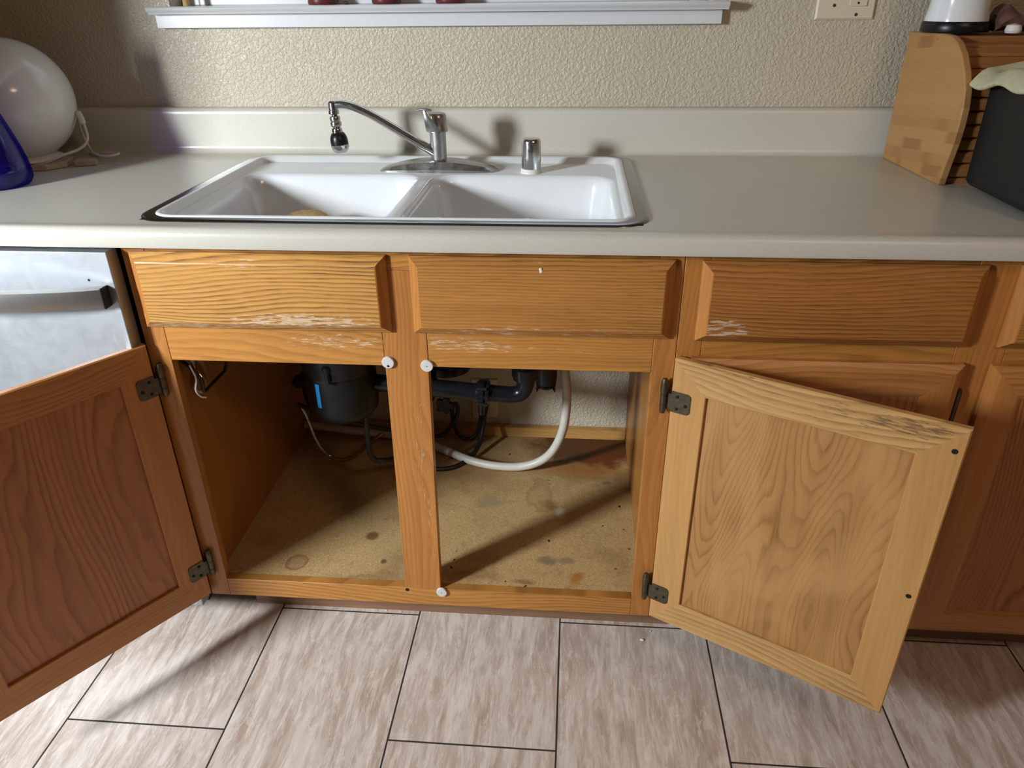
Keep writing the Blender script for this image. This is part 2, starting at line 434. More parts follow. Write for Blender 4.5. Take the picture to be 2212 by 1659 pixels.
# ------------------------------------------------------------------ mesh helpers
class MB:
    def __init__(s):
        s.v, s.f, s.m = [], [], []

    def add(s, vs, fs, mi=0):
        o = len(s.v)
        s.v += [tuple(p) for p in vs]
        s.f += [tuple(i + o for i in f) for f in fs]
        s.m += [mi] * len(fs)
        return s

    def box(s, x0, x1, y0, y1, z0, z1, mi=0):
        vs = [(x, y, z) for x in (x0, x1) for y in (y0, y1) for z in (z0, z1)]
        return s.add(vs, [(0, 1, 3, 2), (4, 6, 7, 5), (0, 4, 5, 1), (2, 3, 7, 6), (0, 2, 6, 4), (1, 5, 7, 3)], mi)

    def prism(s, pts, a0, a1, axis='x', mi=0, capa=True):
        """polygon pts extruded along axis; pts are the two other coords in xyz order"""
        def mk(p, a):
            return {'x': (a, p[0], p[1]), 'y': (p[0], a, p[1]), 'z': (p[0], p[1], a)}[axis]
        n = len(pts)
        vs = [mk(p, a0) for p in pts] + [mk(p, a1) for p in pts]
        fs = [(i, (i + 1) % n, n + (i + 1) % n, n + i) for i in range(n)]
        if capa:
            fs += [tuple(range(n - 1, -1, -1)), tuple(range(n, 2 * n))]
        return s.add(vs, fs, mi)

    def lathe(s, prof, c=(0, 0, 0), n=32, mi=0, frame=None):
        """prof list of (r, h); about z through c, or about a given frame (X, Y, Z vectors)"""
        X, Y, Z = frame or (Vector((1, 0, 0)), Vector((0, 1, 0)), Vector((0, 0, 1)))
        c = Vector(c)
        vs, fs = [], []
        for r, h in prof:
            for i in range(n):
                a = 2 * PI * i / n
                vs.append(c + X * (r * math.cos(a)) + Y * (r * math.sin(a)) + Z * h)
        for j in range(len(prof) - 1):
            for i in range(n):
                k = (i + 1) % n
                fs.append((j * n + i, j * n + k, (j + 1) * n + k, (j + 1) * n + i))
        if prof[0][0] > 1e-6:
            fs.append(tuple(range(n - 1, -1, -1)))
        if prof[-1][0] > 1e-6:
            b = (len(prof) - 1) * n
            fs.append(tuple(b + i for i in range(n)))
        return s.add(vs, fs, mi)

    def tube(s, path, r, n=10, mi=0, caps=True, ribs=None):
        path = [Vector(p) for p in path]
        L = len(path)
        rr = r if callable(r) else (lambda i: r)
        T = []
        for i in range(L):
            T.append((path[min(i + 1, L - 1)] - path[max(i - 1, 0)]).normalized())
        ref = Vector((0, 0, 1)) if abs(T[0].z) < 0.9 else Vector((1, 0, 0))
        N = (ref - T[0] * ref.dot(T[0])).normalized()
        vs, fs = [], []
        for i in range(L):
            N = (N - T[i] * N.dot(T[i])).normalized()
            B = T[i].cross(N)
            for k in range(n):
                a = 2 * PI * k / n
                vs.append(path[i] + (N * math.cos(a) + B * math.sin(a)) * rr(i))
        for i in range(L - 1):
            for k in range(n):
                q = (k + 1) % n
                fs.append((i * n + k, i * n + q, (i + 1) * n + q, (i + 1) * n + k))
        if caps:
            fs.append(tuple(range(n - 1, -1, -1)))
            fs.append(tuple((L - 1) * n + k for k in range(n)))
        return s.add(vs, fs, mi)

    def loops(s, ls, mi=0, close_first=False, close_last=False, mis=None):
        n = len(ls[0])
        vs = [p for l in ls for p in l]
        o = len(s.v)
        s.v += [tuple(p) for p in vs]
        for j in range(len(ls) - 1):
            for i in range(n):
                k = (i + 1) % n
                s.f.append((o + j * n + i, o + j * n + k, o + (j + 1) * n + k, o + (j + 1) * n + i))
                s.m.append(mis[i] if mis else mi)
        if close_first:
            s.f.append(tuple(o + i for i in range(n - 1, -1, -1)))
            s.m.append(mi)
        if close_last:
            s.f.append(tuple(o + (len(ls) - 1) * n + i for i in range(n)))
            s.m.append(mi)
        return s

    def build(s, name, mats, parent=None, bevel=0.0, smooth=35, segs=2, loc=None):
        me = bpy.data.meshes.new(name)
        me.from_pydata(s.v, [], s.f)
        if not isinstance(mats, (list, tuple)):
            mats = [mats]
        for m in mats:
            me.materials.append(m)
        me.polygons.foreach_set('material_index', s.m)
        bm = bmesh.new()
        bm.from_mesh(me)
        bmesh.ops.recalc_face_normals(bm, faces=bm.faces)
        bm.to_mesh(me)
        bm.free()
        if smooth:
            me.polygons.foreach_set('use_smooth', [True] * len(me.polygons))
            me.set_sharp_from_angle(angle=math.radians(smooth))
        me.update()
        o = bpy.data.objects.new(name, me)
        COL.objects.link(o)
        if parent:
            o.parent = parent
        if loc:
            o.location = loc
        if bevel:
            b = o.modifiers.new('bevel', 'BEVEL')
            b.width = bevel
            b.segments = segs
            b.limit_method = 'ANGLE'
            b.angle_limit = math.radians(40)
        return o


def tag(o, label, cat, group=None):
    o['label'] = label
    o['category'] = cat
    if group:
        o['group'] = group
    return o


def structure(o):
    o['kind'] = 'structure'
    return o


def empty(name, loc=(0, 0, 0), rz=0.0):
    o = bpy.data.objects.new(name, None)
    COL.objects.link(o)
    o.empty_display_size = 0.05
    o.location = loc
    o.rotation_euler = (0, 0, rz)
    return o


def smooth_path(pts, per=12, step=None):
    """Catmull-Rom through pts"""
    P = [Vector(p) for p in pts]
    P = [P[0] * 2 - P[1]] + P + [P[-1] * 2 - P[-2]]
    out = []
    for i in range(1, len(P) - 2):
        a, b, c, d = P[i - 1:i + 3]
        for k in range(per):
            t = k / per
            out.append(0.5 * ((2 * b) + (c - a) * t + (2 * a - 5 * b + 4 * c - d) * t * t + (3 * b - a - 3 * c + d) * t ** 3))
    out.append(P[-2])
    if step:
        res, acc = [out[0]], 0.0
        last = out[0]
        for q in out[1:]:
            seg = (q - last).length
            while acc + seg >= step:
                last = last + (q - last) * ((step - acc) / seg)
                res.append(last)
                seg = (q - last).length
                acc = 0.0
            acc += seg
            last = q
        res.append(out[-1])
        return res
    return out


def rrect(x0, x1, y0, y1, r, z, seg=6):
    pts = []
    for (cx, cy, a0) in ((x1 - r, y1 - r, 0), (x0 + r, y1 - r, PI / 2), (x0 + r, y0 + r, PI), (x1 - r, y0 + r, 1.5 * PI)):
        for i in range(seg + 1):
            a = a0 + PI / 2 * i / seg
            pts.append((cx + r * math.cos(a), cy + r * math.sin(a), z))
    return pts


YW = 0.6147      # back wall plane
ZC = 0.906       # counter top
# ------------------------------------------------------------------ the room
structure(MB().box(-1.3, 3.3, -3.6, YW, -0.05, 0.0).build('floor', M_['tile'], smooth=0))
structure(MB().box(-1.3, 3.3, -3.6, YW, 2.44, 2.5).build('ceiling', M_['ceiling'], smooth=0))
WX0, WX1, WZ0, WZ1 = -0.145, 1.010, 1.2085, 2.05
wb = MB()
wb.box(-1.3, WX0, YW, YW + 0.13, 0, 2.44).box(WX1, 3.3, YW, YW + 0.13, 0, 2.44)
wb.box(WX0, WX1, YW, YW + 0.13, 0, WZ0 - 0.012).box(WX0, WX1, YW, YW + 0.13, WZ1, 2.44)
structure(wb.build('wall_back', M_['wall'], smooth=0))
structure(MB().box(3.3, 3.4, -3.6, YW, 0, 2.44).build('wall_right', M_['room'], smooth=0))
structure(MB().box(-1.3, 3.3, -3.7, -3.6, 0, 2.44).build('wall_rear', M_['room'], smooth=0))
wl = MB()
wl.box(-1.4, -1.3, -3.6, -2.15, 0, 2.44).box(-1.4, -1.3, -1.15, YW, 0, 2.44).box(-1.4, -1.3, -2.15, -1.15, 2.05, 2.44)
structure(wl.build('wall_left', M_['room'], smooth=0))
# unseen wall added past the dishwasher, out of frame, to shade the left corner
structure(MB().box(-0.72, -0.6155, -0.255, YW, 0, 2.44).build('shade_wall', M_['room'], smooth=0))
# glass patio door in the left wall
pd = structure(MB().box(-1.38, -1.32, -2.15, -2.08, 0, 2.05).box(-1.38, -1.32, -1.22, -1.15, 0, 2.05).box(-1.38, -1.32, -2.08, -1.22, 1.98, 2.05)
               .box(-1.38, -1.32, -2.08, -1.22, 0, 0.07).build('door_1', M_['white_paint'], bevel=0.003))
structure(MB().box(-1.353, -1.347, -2.08, -1.22, 0.07, 1.98).build('glass', M_['glass'], pd, smooth=0))

# window above the sink
wf = MB()
wf.box(WX0, WX0 + 0.04, YW + 0.06, YW + 0.12, WZ0, WZ1).box(WX1 - 0.04, WX1, YW + 0.06, YW + 0.12, WZ0, WZ1)
wf.box(WX0 + 0.04, WX1 - 0.04, YW + 0.06, YW + 0.12, WZ0, WZ0 + 0.045).box(WX0 + 0.04, WX1 - 0.04, YW + 0.06, YW + 0.12, WZ1 - 0.04, WZ1)
wf.box(0.41, 0.455, YW + 0.065, YW + 0.115, WZ0 + 0.045, WZ1 - 0.04)
win = structure(wf.build('window_1', M_['white_paint'], bevel=0.002))
structure(MB().box(WX0 + 0.03, WX1 - 0.03, YW + 0.088, YW + 0.092, WZ0 + 0.04, WZ1 - 0.03).build('glass', M_['glass'], win, smooth=0))
sp = [(YW + 0.125, 1.1965), (YW + 0.125, 1.2085), (YW - 0.040, 1.2085), (YW - 0.047, 1.2075), (YW - 0.050, 1.205), (YW - 0.048, 1.2015),
      (YW - 0.043, 1.1985), (YW - 0.041, 1.196), (YW - 0.0395, 1.1935), (YW - 0.0005, 1.1935), (YW - 0.0005, 1.1965)]
sl = MB().prism([p for p in sp], -0.176, 1.0385, 'x')
structure(sl.build('window_sill', M_['white_paint'], win, smooth=50))
structure(MB().box(-0.1735, 1.0305, YW - 0.018, YW, 1.1662, 1.1935).build('apron', M_['white_paint'], win, bevel=0.0012))

# ------------------------------------------------------------------ kitchen cabinets
XS = 0.9140      # seam between the two base cabinets
ZB, ZT = 0.1109, 0.8730   # bottom and top of the face frames


def bevel_front(name, x0, x1, z0, z1, mat, parent, y0=-0.0005, yo=-0.006, yi=-0.019, b=0.0135):
    """slab drawer front with a wide bevel round its edge"""
    def lp(i, y):
        return [(x0 + i, y, z0 + i), (x1 - i, y, z0 + i), (x1 - i, y, z1 - i), (x0 + i, y, z1 - i)]
    m = MB().loops([lp(0, y0), lp(0, yo), lp(b - 0.002, yi + 0.0035), lp(b, yi + 0.0008), lp(b + 0.002, yi)], close_first=True, close_last=True, mis=[0, 1, 0, 1])
    return m.build(name, mat, parent, smooth=20)


DOOR_W, DOOR_H, DZ0 = 0.428, 0.572, 0.1255
RW = 0.0585


def door(parent, loc, rz, mats, panel_mat, hinge_side=0, label=None, w=DOOR_W):
    """local x runs from the hinge edge, y=0 is the inner face, y=-.019 the outer face (before turning)"""
    h = DOOR_H

    def lp(i, y):
        return [(i, y, i), (w - i, y, i), (w - i, y, h - i), (i, y, h - i)]
    prof = [(RW, -0.007), (RW, -0.0012), (RW - 0.0012, 0.0), (0.002, 0.0), (0.0, -0.002), (0.0, -0.0115), (0.003, -0.0135), (0.011, -0.018), (0.014, -0.019),
            (RW - 0.012, -0.019), (RW - 0.005, -0.0165), (RW, -0.0135), (RW, -0.007)]
    m = MB().loops([lp(i, y) for i, y in prof], mis=[0, 1, 0, 1])
    # small draught-free joints: mitre lines cut into the inner face are left to the change of grain
    d = m.build('door', mats, parent, smooth=25, loc=loc)
    d.rotation_euler = (0, 0, rz)
    MB().box(RW - 0.006, w - RW + 0.006, -0.0132, -0.0062, RW - 0.006, h - RW + 0.006).build('door_panel', panel_mat, d, smooth=0)
    if label:
        d['label'] = label
    return d


def hinge(d, z, flip=1, mat='bronze', barrel=0.006):
    """leaf screwed to the inner face, knuckle past the door's edge; flip mirrors it in x about the hinge edge"""
    f = flip
    m = MB()
    r = 0.007
    x0, x1, z0, z1 = 0.0015, 0.0345, z - 0.0195, z + 0.0195
    pts = [(x0, z0)]
    for a in range(7):
        t = -PI / 2 + PI / 2 * a / 6
        pts.append((x1 - r + r * math.cos(t), z0 + r + r * math.sin(t)))
    for a in range(7):
        t = PI / 2 * a / 6
        pts.append((x1 - r + r * math.cos(t), z1 - r + r * math.sin(t)))
    pts.append((x0, z1))
    m.prism(pts, -0.0002, 0.0018, 'y')
    m.box(-0.010, 0.003, -0.0002, 0.0016, z - 0.016, z + 0.014)
    for sx, sz in ((0.012, 0.011), (0.027, -0.003), (0.012, -0.012)):
        m.lathe([(0.0, 0.0), (0.0031, 0.0), (0.0026, 0.0014), (0.0, 0.0017)], (sx, 0.0017, z + sz), 12, 1,
                (Vector((1, 0, 0)), Vector((0, 0, -1)), Vector((0, 1, 0))))
    # knuckle barrel with finial tips
    m.lathe([(0.0, -0.026), (0.004, -0.0245), (0.0055, -0.020), (0.0058, -0.008), (0.0050, -0.0075), (0.0050, -0.0068), (0.0058, -0.006), (0.0058, 0.012),
             (0.0050, 0.0125), (0.0050, 0.0132), (0.0062, 0.014), (0.0068, 0.024), (0.0062, 0.034), (0.004, 0.040), (0.0, 0.0415)], (-0.0115, 0.0035, z), 16)
    return m.build('hinge', [M_[mat], M_['dark']], d, smooth=40)


def hole(parent, x, z, y=0.0004, r=0.0042, name='screw_hole'):
    m = MB().lathe([(0.0, 0.0), (r, 0.0), (r * 0.8, 0.0006), (0.0, 0.0003)], (x, y, z), 16, 0, (Vector((1, 0, 0)), Vector((0, 0, -1)), Vector((0, 1, 0))))
    return m.build(name, M_['dark'], parent, smooth=40)


# ---- sink base cabinet
sc = tag(empty('sink_cabinet', (0.457, 0.3, 0.0)), 'honey oak sink base cabinet standing open with two doors swung out and plumbing inside', 'cabinet')


def P(m, name, mats, parent, **kw):
    """part given in world coordinates under a thing placed at parent.location"""
    o = m.build(name, mats, parent, **kw)
    o.location = tuple(-c for c in parent.location)
    return o


P(MB().box(0.0, 0.0400, 0, 0.019, ZB, ZT), 'stile', M_['oak_z'], sc, bevel=0.001)
P(MB().box(0.8762, 0.9136, 0, 0.019, ZB, ZT), 'stile', M_['oak_z'], sc, bevel=0.001)
mu = MB()
mu.add([(0.4185, 0, 0.1557), (0.4912, 0, 0.1557), (0.5005, 0, 0.835), (0.4245, 0, 0.835), (0.4185, 0.019, 0.1557), (0.4912, 0.019, 0.1557), (0.5005, 0.019, 0.835), (0.4245, 0.019, 0.835)],
       [(0, 1, 2, 3), (7, 6, 5, 4), (0, 4, 5, 1), (3, 2, 6, 7), (1, 5, 6, 2), (0, 3, 7, 4)])
P(mu, 'mullion', M_['oak_mull'], sc, bevel=0.001)
P(MB().box(0.0402, 0.8760, 0.0003, 0.019, ZB, 0.1554), 'bottom_rail', M_['oak_x'], sc, bevel=0.001)
P(MB().box(0.0402, 0.8760, 0.0003, 0.019, 0.8352, ZT), 'top_rail', M_['oak_x'], sc, bevel=0.001)
P(MB().box(0.0402, 0.4228, 0.0004, 0.019, 0.6625, 0.7405), 'middle_rail', M_['oak_rail_worn'], sc, bevel=0.001)
P(MB().box(0.4992, 0.8760, 0.0004, 0.019, 0.6625, 0.7405), 'middle_rail', M_['oak_rail_worn'], sc, bevel=0.001)
for (x0, x1, mt) in ((0.0150, 0.4415, 'front_a'), (0.4795, 0.8990, 'front_b')):
    o = bevel_front('false_front', x0, x1, 0.7285, 0.8620, [M_[mt], M_['oak_z']], sc)
    o.location = tuple(-c for c in sc.location)
    o['label'] = 'oak false drawer front with strong cathedral grain and white scuffs' if mt == 'front_a' else 'oak false drawer front with even straight grain and a white chip'
chip = MB()
for k in range(2):
    chip.lathe([(0.0, 0.0), (0.0028, 0.0), (0.0020, 0.0007), (0.0, 0.0009)], (0.690 + 0.0008 * k, -0.0192, 0.8475 - 0.0035 * k), 7, 0,
               (Vector((1, 0, 0)), Vector((0, 0, 1)), Vector((0, -1, 0))))
P(chip, 'paint_chip', M_['crumb'], sc)
P(MB().prism([(0.0192, 0.112), (0.40, 0.112), (0.40, 0.0), (YW - 0.004, 0.0), (YW - 0.004, ZT), (0.0192, ZT)], 0.008, 0.020, 'x'), 'side_panel', M_['side_veneer'], sc)
P(MB().prism([(0.0192, 0.112), (0.0990, 0.112), (0.0990, 0.0), (YW - 0.004, 0.0), (YW - 0.004, ZT), (0.0192, ZT)], 0.8955, 0.9070, 'x'), 'side_panel', M_['side_veneer'], sc)
P(MB().box(0.0202, 0.8953, 0.0192, YW - 0.003, 0.139, 0.1545), 'cabinet_floor', M_['shelf'], sc)
P(MB().box(0.0202, 0.8953, YW - 0.022, YW - 0.003, 0.1547, 0.184), 'back_rail', M_['pine_x'], sc, bevel=0.001)
P(MB().box(0.0435, 0.9137, 0.0900, 0.0985, 0.0, 0.1385), 'toe_kick', M_['kick'], sc)
# round white door bumpers (child-latch buttons) and the empty screw hole
for (x, z) in ((0.4290, 0.6705), (0.4962, 0.6660), (0.4932, 0.1503)):
    b = MB().lathe([(0.0098, 0.0), (0.0108, 0.001), (0.0108, 0.0042), (0.0102, 0.0052), (0.0060, 0.0056), (0.0, 0.0052)], (x, 0.0, z), 28, 0,
                   (Vector((1, 0, 0)), Vector((0, 0, 1)), Vector((0, -1, 0))))
    bo = P(b, 'bumper_button', M_['bumper'], sc)
    bo['label'] = 'round white button'
    dz = -0.0058 if x < 0.45 else 0.0
    rr = 0.0022 if x < 0.45 else 0.0008
    P(MB().lathe([(0.0, 0.0), (rr, 0.0), (rr * 0.8, 0.0005), (0.0, 0.0005)], (x + (0.0003 if dz else 0), -0.0056, z + dz), 12, 0,
                 (Vector((1, 0, 0)), Vector((0, 0, 1)), Vector((0, -1, 0)))), 'pin_hole', M_['dark'], sc)
P(MB().lathe([(0.0, 0.0), (0.0042, 0.0), (0.003, 0.0005), (0.0, 0.0003)], (0.4214, 0.0001, 0.1494), 16, 0,
             (Vector((1, 0, 0)), Vector((0, 0, 1)), Vector((0, -1, 0)))), 'screw_hole', M_['dark'], sc)


def rel(p):
    return (p[0] - sc.location[0], p[1] - sc.location[1], p[2])


# right door stands open about 152 degrees: its inner face looks at the room
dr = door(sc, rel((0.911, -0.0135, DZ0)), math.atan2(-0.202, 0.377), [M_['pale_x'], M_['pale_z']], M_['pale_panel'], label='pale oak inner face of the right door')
for o in (dr, ):
    o.scale = (1, -1, 1)
for z in (0.6180 - DZ0, 0.1930 - DZ0):
    hinge(dr, z)
hole(dr, 0.4150, 0.6590 - DZ0)
hole(dr, 0.4150, 0.3905 - DZ0)
# left door stands open about 125 degrees
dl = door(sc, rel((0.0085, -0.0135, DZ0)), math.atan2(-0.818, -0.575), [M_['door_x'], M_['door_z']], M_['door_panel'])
for z in (0.6180 - DZ0, 0.1960 - DZ0):
    hinge(dl, z)

# ---- base cabinet to the right
X2 = 1.828
bc = tag(empty('base_cabinet', (1.371, 0.3, 0.0)), 'closed oak base cabinet right of the sink with drawers over doors', 'cabinet')
P(MB().box(XS + 0.0004, 0.9535, 0, 0.019, ZB, ZT), 'stile', M_['oak_z'], bc, bevel=0.001)
P(MB().box(1.352, 1.428, 0, 0.019, ZB, ZT), 'mullion', M_['oak_z'], bc, bevel=0.001)
P(MB().box(X2 - 0.04, X2, 0, 0.019, ZB, ZT), 'stile', M_['oak_z'], bc, bevel=0.001)
for (a, b) in ((0.9537, 1.3518), (1.4282, X2 - 0.0402)):
    P(MB().box(a, b, 0.0003, 0.019, ZB, 0.1554), 'bottom_rail', M_['oak_x'], bc, bevel=0.001)
    P(MB().box(a, b, 0.0003, 0.019, 0.8352, ZT), 'top_rail', M_['oak_x'], bc, bevel=0.001)
    P(MB().box(a, b, 0.0004, 0.019, 0.6625, 0.7405), 'middle_rail', M_['oak_rail_worn'], bc, bevel=0.001)
for (x0, x1, mt) in ((0.9405, 1.3635, 'front_c'), (1.4110, 1.8, 'front_b')):
    o = bevel_front('drawer_front', x0, x1, 0.7265, 0.8610, [M_[mt], M_['oak_z']], bc)
    o.location = tuple(-c for c in bc.location)
    if mt == 'front_c':
        o['label'] = 'oak drawer front with a white scuffed lower left corner'
P(MB().prism([(0.0192, 0.112), (0.0990, 0.112), (0.0990, 0.0), (YW - 0.004, 0.0), (YW - 0.004, ZT), (0.0192, ZT)], XS + 0.0005, 0.926, 'x'), 'side_panel', M_['side_veneer'], bc)
P(MB().prism([(0.0192, 0.112), (0.0990, 0.112), (0.0990, 0.0), (YW - 0.004, 0.0), (YW - 0.004, ZT), (0.0192, ZT)], X2 - 0.012, X2, 'x'), 'side_panel', M_['side_veneer'], bc)
P(MB().box(0.9265, X2 - 0.0125, 0.0192, YW - 0.004, 0.139, 0.1545), 'cabinet_floor', M_['pine_x'], bc)
P(MB().box(0.9141, X2, 0.0900, 0.0985, 0.0, 0.1385), 'toe_kick', M_['kick'], bc)
for (hx, sgn) in ((0.9385, 1), (1.4100, 1)):
    d = door(bc, (hx - bc.location[0], -0.0006 - bc.location[1], DZ0), 0.0, [M_['door_x'], M_['door_z']], M_['door_panel'], w=0.429 if hx < 1 else 0.400)
    kx = 0.429 + 0.006 if hx < 1 else 0.4 + 0.006
    for z in (0.6130 - DZ0, 0.185 - DZ0):
        MB().lathe([(0.0, -0.026), (0.005, -0.024), (0.0055, 0.030), (0.004, 0.038), (0.0, 0.039)], (kx, -0.005, z), 14).build('hinge', M_['bronze'], d)

# ------------------------------------------------------------------ dishwasher
dw = tag(empty('dishwasher', (-0.306, 0.3, 0.0)), 'stainless steel dishwasher with a bowed bar handle left of the sink cabinet', 'dishwasher')
P(MB().box(-0.6, -0.012, 0.002, YW - 0.02, 0.09, 0.862), 'tub_body', M_['matte_black'], dw)
P(MB().box(-0.607, -0.0065, -0.030, 0.0, 0.105, 0.8680), 'door', M_['steel'], dw, bevel=0.0018)
P(MB().box(-0.6, -0.03, 0.115, 0.125, 0.0, 0.089), 'toe_panel', M_['matte_black'], dw)
hm = MB()
N = 28
rows = []
for i in range(N + 1):
    t = i / N
    x = -0.590 + 0.567 * t
    bow = -0.0355 - 0.040 * math.sin(PI * t) ** 0.75
    zc = 0.7945 + 0.004 * (1 - t)
    hh = 0.0185
    rows.append([(x, bow, zc + hh), (x, bow - 0.011, zc + hh - 0.003), (x, bow - 0.013, zc), (x, bow - 0.011, zc - hh + 0.003), (x, bow, zc - hh), (x, bow + 0.004, zc)])
hm.loops(rows, close_first=True, close_last=True)
ho = P(hm, 'handle', M_['steel_handle'], dw, smooth=40)
for (x0, x1) in ((-0.0232, -0.0185), (-0.5945, -0.5898)):
    P(MB().box(x0, x1, -0.0500, -0.0302, 0.7770, 0.8130), 'end_cap', M_['black_plastic'], dw, bevel=0.002)
P(MB().lathe([(0.0, 0.0), (0.0022, 0.0), (0.0016, 0.0005), (0.0, 0.0003)], (-0.0487, -0.0301, 0.8203), 12, 0,
             (Vector((1, 0, 0)), Vector((0, 0, 1)), Vector((0, -1, 0)))), 'vent_hole', M_['dark'], dw)

# ------------------------------------------------------------------ countertop with its backsplash, cut out for the sink
SX0, SX1, SY0, SY1 = 0.0161, 0.8604, 0.0131, 0.5578
prof = [(YW - 0.002, 0.8740), (-0.022, 0.8740), (-0.0295, 0.8755), (-0.0313, 0.880), (-0.0313, 0.893)]
for a in range(1, 6):
    t = PI / 2 * a / 5
    prof.append((-0.0183 - 0.013 * math.cos(t), 0.8935 + 0.0142 * math.sin(t)))
prof += [(-0.012, 0.9076), (-0.004, 0.9064), (0.004, ZC)]
iF = len(prof) - 1
prof += [(SY0 + 0.012, ZC), (SY1 - 0.012, ZC), (0.5735, ZC)]
iA, iB = iF + 1, iF + 2
for a in range(1, 6):
    t = PI / 2 * a / 5
    prof.append((0.5735 + 0.0151 * math.sin(t), ZC + 0.0151 * (1 - math.cos(t))))
prof += [(0.5886, 0.990)]
for a in range(1, 6):
    t = PI / 2 * a / 5
    prof.append((0.5996 - 0.011 * math.cos(t), 0.9925 + 0.0111 * math.sin(t)))
prof += [(YW - 0.0005, 1.0036), (YW - 0.0005, 0.8740)]
ct = MB()
n = len(prof)
XC = [-0.6145, SX0 + 0.012, SX1 - 0.012, 1.83]
vs = [(x, p[0], p[1]) for x in XC for p in prof]
fs = []
for s in range(3):
    for i in range(n):
        j = (i + 1) % n
        if s == 1 and i == iA and j == iB:
            continue
        if s == 1 and i == 0:
            continue
        fs.append((s * n + i, s * n + j, (s + 1) * n + j, (s + 1) * n + i))
fs += [tuple(range(n)), tuple(3 * n + i for i in range(n - 1, -1, -1))]
# front and rear underside strips beside the cut-out and its four inner walls
o0 = len(vs)
for x in (XC[1], XC[2]):
    vs += [(x, SY0 + 0.012, 0.874), (x, SY1 - 0.012, 0.874)]
a1, a2, b1, b2 = o0, o0 + 1, o0 + 2, o0 + 3
fs += [(n + 1, 2 * n + 1, b1, a1), (a2, b2, 2 * n, n),
       (n + iA, 2 * n + iA, b1, a1), (n + iB, a2, b2, 2 * n + iB), (n + iA, a1, a2, n + iB), (2 * n + iA, 2 * n + iB, b2, b1)]
ct.add(vs, fs)
tag(ct.build('countertop', M_['laminate'], smooth=40), 'grey-beige laminate countertop with rolled front edge and coved backsplash', 'countertop')

# ------------------------------------------------------------------ double bowl sink
sk = tag(empty('kitchen_sink', (0.438, 0.285, ZC)), 'white porcelain double bowl sink with steel rim set in the countertop', 'sink')
E0 = 0.055
rim = [rrect(SX0, SX1, SY0, SY1, E0, ZC + 0.0003), rrect(SX0 + 0.001, SX1 - 0.001, SY0 + 0.001, SY1 - 0.001, E0 - 0.001, ZC + 0.0022),
       rrect(SX0 + 0.006, SX1 - 0.006, SY0 + 0.006, SY1 - 0.005, E0 - 0.005, ZC + 0.0034), rrect(SX0 + 0.021, SX1 - 0.021, SY0 + 0.018, SY1 - 0.010, E0 - 0.014, ZC + 0.0036),
       rrect(SX0 + 0.022, SX1 - 0.022, SY0 + 0.019, SY1 - 0.011, E0 - 0.015, ZC + 0.001), rrect(SX0 + 0.022, SX1 - 0.022, SY0 + 0.019, SY1 - 0.011, E0 - 0.015, ZC - 0.03)]
P(MB().loops(rim), 'rim', M_['rim_steel'], sk, smooth=50)


def lerp_rect(r0, r1, t):
    return tuple(a + (b - a) * t for a, b in zip(r0, r1))


bas = bmesh.new()


def add_loop(pts):
    vs_ = [bas.verts.new(p) for p in pts]
    es_ = [bas.edges.new((vs_[i], vs_[(i + 1) % len(vs_)])) for i in range(len(vs_))]
    return vs_, es_


def bridge(a, b):
    k = len(a)
    for i in range(k):
        j = (i + 1) % k
        bas.faces.new((a[i], a[j], b[j], b[i]))


# porcelain lip: just inside the steel rim, rising a little, then falling to the sunken deck
ZD = 0.8975
O1 = (SX0 + 0.0225, SX1 - 0.0225, SY0 + 0.0195, SY1 - 0.0115)


def off(r, d, e=None):
    e = d if e is None else e
    return (r[0] + d, r[1] - d, r[2] + d, r[3] - e)


l0, _ = add_loop(rrect(*O1, 0.040, ZC - 0.02))
l1, _ = add_loop(rrect(*O1, 0.040, ZC + 0.0018))
l2, _ = add_loop(rrect(*off(O1, 0.002), 0.038, ZC + 0.0036))
l3, _ = add_loop(rrect(*off(O1, 0.007, 0.012), 0.034, ZC + 0.0036))
l4, _ = add_loop(rrect(*off(O1, 0.010, 0.018), 0.031, ZC + 0.0020))
l5, _ = add_loop(rrect(*off(O1, 0.0135, 0.026), 0.028, ZD + 0.0015))
l6, e6 = add_loop(rrect(*off(O1, 0.016, 0.030), 0.026, ZD))
for a, b in ((l0, l1), (l1, l2), (l2, l3), (l3, l4), (l4, l5), (l5, l6)):
    bridge(a, b)
BL = (O1[0] + 0.0185, 0.4300, O1[2] + 0.0185, 0.4090)
BR = (0.4465, O1[1] - 0.0185, O1[2] + 0.0185, 0.4090)
hole_edges = []
for B in (BL, BR):
    q0, eq = add_loop(rrect(*B, 0.050, ZD))
    hole_edges += eq
    prev = q0
    for (d, z, rad) in ((0.0035, ZD - 0.0010, 0.0495), (0.008, ZD - 0.0045, 0.049), (0.011, ZD - 0.011, 0.048), (0.014, ZD - 0.03, 0.047), (0.026, ZD - 0.135, 0.044),
                        (0.031, ZD - 0.158, 0.046), (0.042, ZD - 0.170, 0.044), (0.060, ZD - 0.175, 0.040)):
        q, _ = add_loop(rrect(*off(B, d), rad, z))
        bridge(prev, q)
        prev = q
    cx, cy = (B[0] + B[1]) / 2, (B[2] + B[3]) / 2
    q, _ = add_loop([(cx + 0.045 * math.cos(a), cy + 0.045 * math.sin(a), ZD - 0.180) for a in
                     [PI / 4 + (i // 7) * PI / 2 + ((i % 7) / 6 - 0.5) * PI / 2 * 0.86 for i in range(28)]])
    bridge(prev, q)
    q2, _ = add_loop([(cx + 0.04 * math.cos(a), cy + 0.04 * math.sin(a), ZD - 0.19) for a in
                      [PI / 4 + (i // 7) * PI / 2 + ((i % 7) / 6 - 0.5) * PI / 2 * 0.86 for i in range(28)]])
    bridge(q, q2)
    bas.faces.new(q2)
bmesh.ops.triangle_fill(bas, use_beauty=True, use_dissolve=False, edges=e6 + hole_edges)
